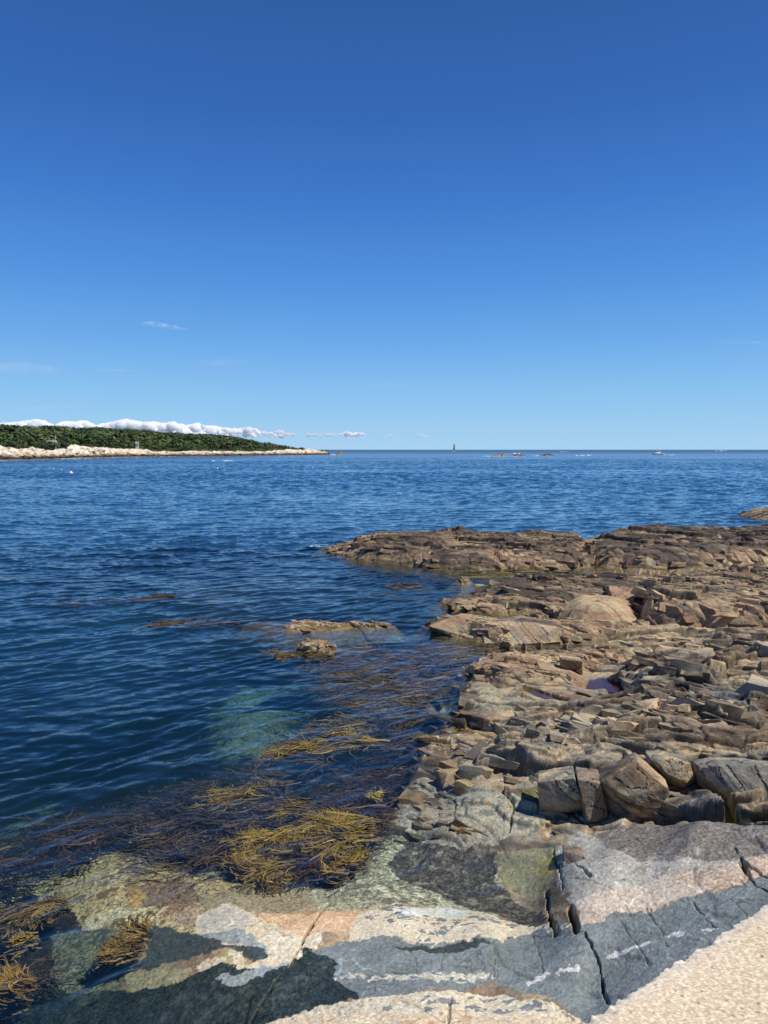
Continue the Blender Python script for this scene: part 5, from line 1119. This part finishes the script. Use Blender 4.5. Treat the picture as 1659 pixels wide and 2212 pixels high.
BRN = [(.08, .048, .022), (.06, .036, .02), (.11, .065, .028)]
WEEDS = [  # label, [(px, py, n, half width px, half height px, length m, heading deg)], colours
 ('largest golden seaweed raft, streaming left from beside the grey gravel pool', [(770, 1792, 170, 26, 24, .55, 185), (775, 1772, 90, 40, 8, .5, 178), (745, 1815, 90, 30, 14, .45, 190), (715, 1775, 70, 26, 14, .4, 180), (690, 1812, 40, 18, 10, .3, 195), (772, 1832, 110, 16, 14, .2, 230)], GOLD),
 ('rounded golden seaweed raft left of the largest raft', [(590, 1795, 130, 26, 12, .35, 200), (560, 1805, 90, 22, 12, .3, 210), (615, 1797, 80, 14, 14, .3, 190)], GOLD),
 ('ragged golden seaweed tuft between the two big rafts', [(640, 1790, 60, 12, 14, .28, 215), (635, 1812, 60, 12, 12, .3, 205), (618, 1838, 25, 10, 6, .25, 200)], GOLD[2:] + DULL),
 ('brown gold seaweed knot above the rafts, with a tail running down', [(645, 1736, 80, 16, 12, .3, 170), (630, 1752, 40, 12, 6, .3, 190), (665, 1768, 60, 8, 14, .28, 260)], GOLD[2:] + BRN),
 ('yellow green seaweed tuft upright nearest the drowned dome', [(812, 1722, 70, 9, 10, .16, 130)], [(.34, .26, .05), (.28, .22, .04)]),
 ('flat golden seaweed mat at the edge of the pale drowned shelf', [(570, 1866, 120, 40, 7, .4, 182), (545, 1868, 70, 24, 8, .35, 178), (600, 1872, 50, 18, 8, .3, 200)], GOLD),
 ('dark brown seaweed tuft with golden tips at the foot of the largest raft', [(730, 1878, 90, 12, 10, .2, 230), (765, 1862, 70, 12, 8, .2, 205)], BRN + GOLD[2:4]),
 ('long loose golden seaweed streak below the pale green sand patch', [(740, 1600, 120, 60, 8, .8, 182), (680, 1612, 90, 50, 8, .75, 185), (790, 1602, 60, 26, 6, .7, 178), (620, 1625, 40, 26, 7, .6, 186)], GOLD[1:] + DULL),
 ('smaller golden seaweed streak above the long loose one', [(765, 1565, 60, 36, 7, .8, 180), (740, 1578, 40, 30, 6, .7, 186)], GOLD[2:] + DULL),
 ('pair of golden seaweed fans in the dark water left of the knot', [(570, 1700, 60, 20, 9, .35, 170), (520, 1712, 70, 26, 8, .45, 183), (545, 1722, 40, 20, 6, .35, 186)], GOLD[1:] + DULL),
 ('bushy golden seaweed clump at far left on the mottled shelf', [(120, 1950, 130, 20, 12, .25, 165), (90, 1962, 70, 18, 10, .25, 190)], GOLD + DULL),
 ('two tone seaweed clump in the middle of the drowned slate, gold below', [(285, 2030, 130, 16, 14, .22, 200), (265, 2048, 120, 20, 8, .2, 195), (300, 2005, 80, 14, 10, .2, 160)], GOLD[1:] + BRN),
 ('orange brown seaweed clump at the bottom left corner', [(35, 2115, 120, 24, 14, .3, 185), (10, 2135, 80, 20, 10, .3, 180)], [(.19, .115, .032), (.13, .08, .026), (.24, .155, .038)]),
 ('small golden seaweed tuft between the far left clump and the corner clump', [(62, 2018, 70, 13, 12, .18, 210)], GOLD[1:]),
 ('trailing golden seaweed at the left edge above the small tuft', [(30, 1965, 60, 22, 8, .3, 215), (-5, 1990, 50, 20, 8, .3, 220)], GOLD[2:] + BRN),
 ('thin golden seaweed float in open water beside the tiny dark rock', [(890, 1267, 50, 14, 3, .9, 180)], DULL),
 ('broken line of brown seaweed left of the pinkish islet', [(390, 1348, 40, 26, 4, .9, 180), (450, 1346, 40, 30, 4, .9, 180), (500, 1345, 20, 14, 3, .8, 180)], BRN + DULL[2:]),
 ('brown seaweed line over the dark sunken reef far out on the left', [(350, 1292, 40, 26, 3, .9, 180), (280, 1296, 40, 36, 4, .9, 185), (180, 1304, 36, 40, 3, .9, 180)], BRN),
 ('brown seaweed skirt around the small rugged rock', [(660, 1412, 60, 26, 5, .6, 190), (620, 1412, 50, 26, 5, .6, 185), (700, 1416, 40, 20, 4, .5, 180)], DULL),
]
rg = np.random.default_rng(33)
for lab, parts, cols in WEEDS:
    vv, qq, cc = [], [], []; nb = 0
    for px, py, n, wx_, wy_, L0, hd in parts:
        x, y = [float(k) for k in P(float(px), float(py), 0.)]
        sx = wx_ / FPX * y * 1.1; y1 = float(P(float(px), float(py - wy_), 0.)[1]); sy = max(abs(y1 - y), .03)
        k_ = max(1, min(2.2, y / 8.)); lon = L0 * (1.0 if y < 9 else .8)
        v, q, c = strands(int(n * .9), x + lon * .3, y, sx * 1.1, sy * 1.1, -.11 if y < 12 else -.05, .006 if y < 12 else .03, lon, radians(hd), .2, .0125 * k_, cols, rg)
        vv.append(v); qq.append(q + nb); cc.append(c); nb += len(v)
    v = np.concatenate(vv); loc = np.array([v[:, 0].mean(), v[:, 1].mean(), -.05])
    o = mesh_np('seaweed_clump', v - loc, np.concatenate(qq), M_WEED, np.concatenate(cc), smooth=False); o.location = loc
    tag(o, lab, 'seaweed', 'golden seaweed floating near the rocks')
# the weed that covers the bottom: nobody could count it
def weed_field(name, region, n, z_off, cols, L0, width, seed, spread=.6, surf=None, label=None):
    rg = np.random.default_rng(seed); pl = poly(region, 0.0); vv, qq, cc = [], [], []; nb = 0
    dens = 0; tries = 0
    while dens < n and tries < 60:
        tries += 1
        x = rg.uniform(pl[0].min(), pl[0].max(), 600); t = rg.random(600); y = np.exp(math.log(pl[1].min()) + t * (math.log(pl[1].max()) - math.log(pl[1].min())))
        k = inpoly(x, y, pl) & (fbm(x * 1.1, y * .9, seed + 3, 3) + .25 * rg.normal(size=600) > .02); x, y = x[k], y[k]
        bh_ = base_h(x, y)
        for i in range(len(x)):
            if dens >= n: break
            if bh_[i] > -.06: continue
            zz = surf if surf is not None else max(bh_[i] + z_off * rg.random(), -1.2)
            zz = min(zz, -.035); ks = max(1, y[i] / 9)
            v, q, c = strands(6, x[i], y[i], .12 * ks, .1 * ks, zz - .05, zz + .03, L0 * (.6 + .8 * rg.random()) * ks ** .7, radians(183) + rg.normal() * spread * .5, spread * .6, width * ks, cols, rg, 5, .35, 1)
            vv.append(v); qq.append(q + nb); cc.append(c); nb += len(v); dens += 1
    v = np.concatenate(vv); o = mesh_np(name, v, np.concatenate(qq), M_WEED, np.concatenate(cc), smooth=False)
    tag(o, label, kind='stuff')
KELP = [(.035, .024, .018), (.05, .033, .02), (.028, .02, .022), (.07, .045, .022), (.09, .06, .03)]
weed_field('seaweed', "-300,1800 0,1790 150,1745 300,1640 470,1600 600,1605 720,1590 850,1500 900,1560 900,1640 860,1700 850,1790 790,1850 740,1872 520,1866 420,1880 300,1845 130,1862 0,1890 -300,1900", 900, .5, KELP, .35, .012, 41, label='dark brown seaweed carpet on the bottom in front of the drowned shelf')
weed_field('seaweed', "300,1790 420,1690 540,1640 640,1570 760,1540 840,1560 880,1640 850,1720 850,1790 780,1850 700,1872 520,1868 420,1875 330,1840", 150, .25, DULL + BRN + GOLD[4:], .32, .0105, 51, surf=-.07, label='olive gold seaweed tufts spread through the dark bed round the big rafts')
weed_field('seaweed', "-300,1960 0,1960 60,1935 150,1960 175,2010 125,2080 60,2130 0,2145 -300,2140", 160, .3, KELP, .22, .01, 43, label='dark seaweed patch at the left edge near the corner')
weed_field('seaweed', "860,1500 900,1430 850,1400 760,1390 780,1440 740,1480 830,1560 900,1560 960,1480 1030,1420 1000,1395 940,1400", 420, .6, DULL + KELP[3:], .45, .012, 45, surf=-.03, label='drab seaweed streaks lying at the surface off the pale buff ledge')
weed_field('seaweed', "1010,1236 1100,1233 1250,1233 1420,1236 1560,1236 1560,1246 1350,1248 1180,1244 1060,1248", 160, .2, [(.12, .10, .03), (.09, .075, .03), (.16, .13, .03)], .4, .014, 47, surf=-.01, label='olive seaweed filling the channel behind the whaleback ledge')
weed_field('seaweed', "970,1392 1100,1394 1240,1392 1240,1400 1120,1412 1030,1420 960,1410", 120, .2, [(.12, .09, .03), (.10, .07, .025)], .35, .012, 49, surf=-.02, label='brown seaweed in the channel under the rounded tongue of rock')
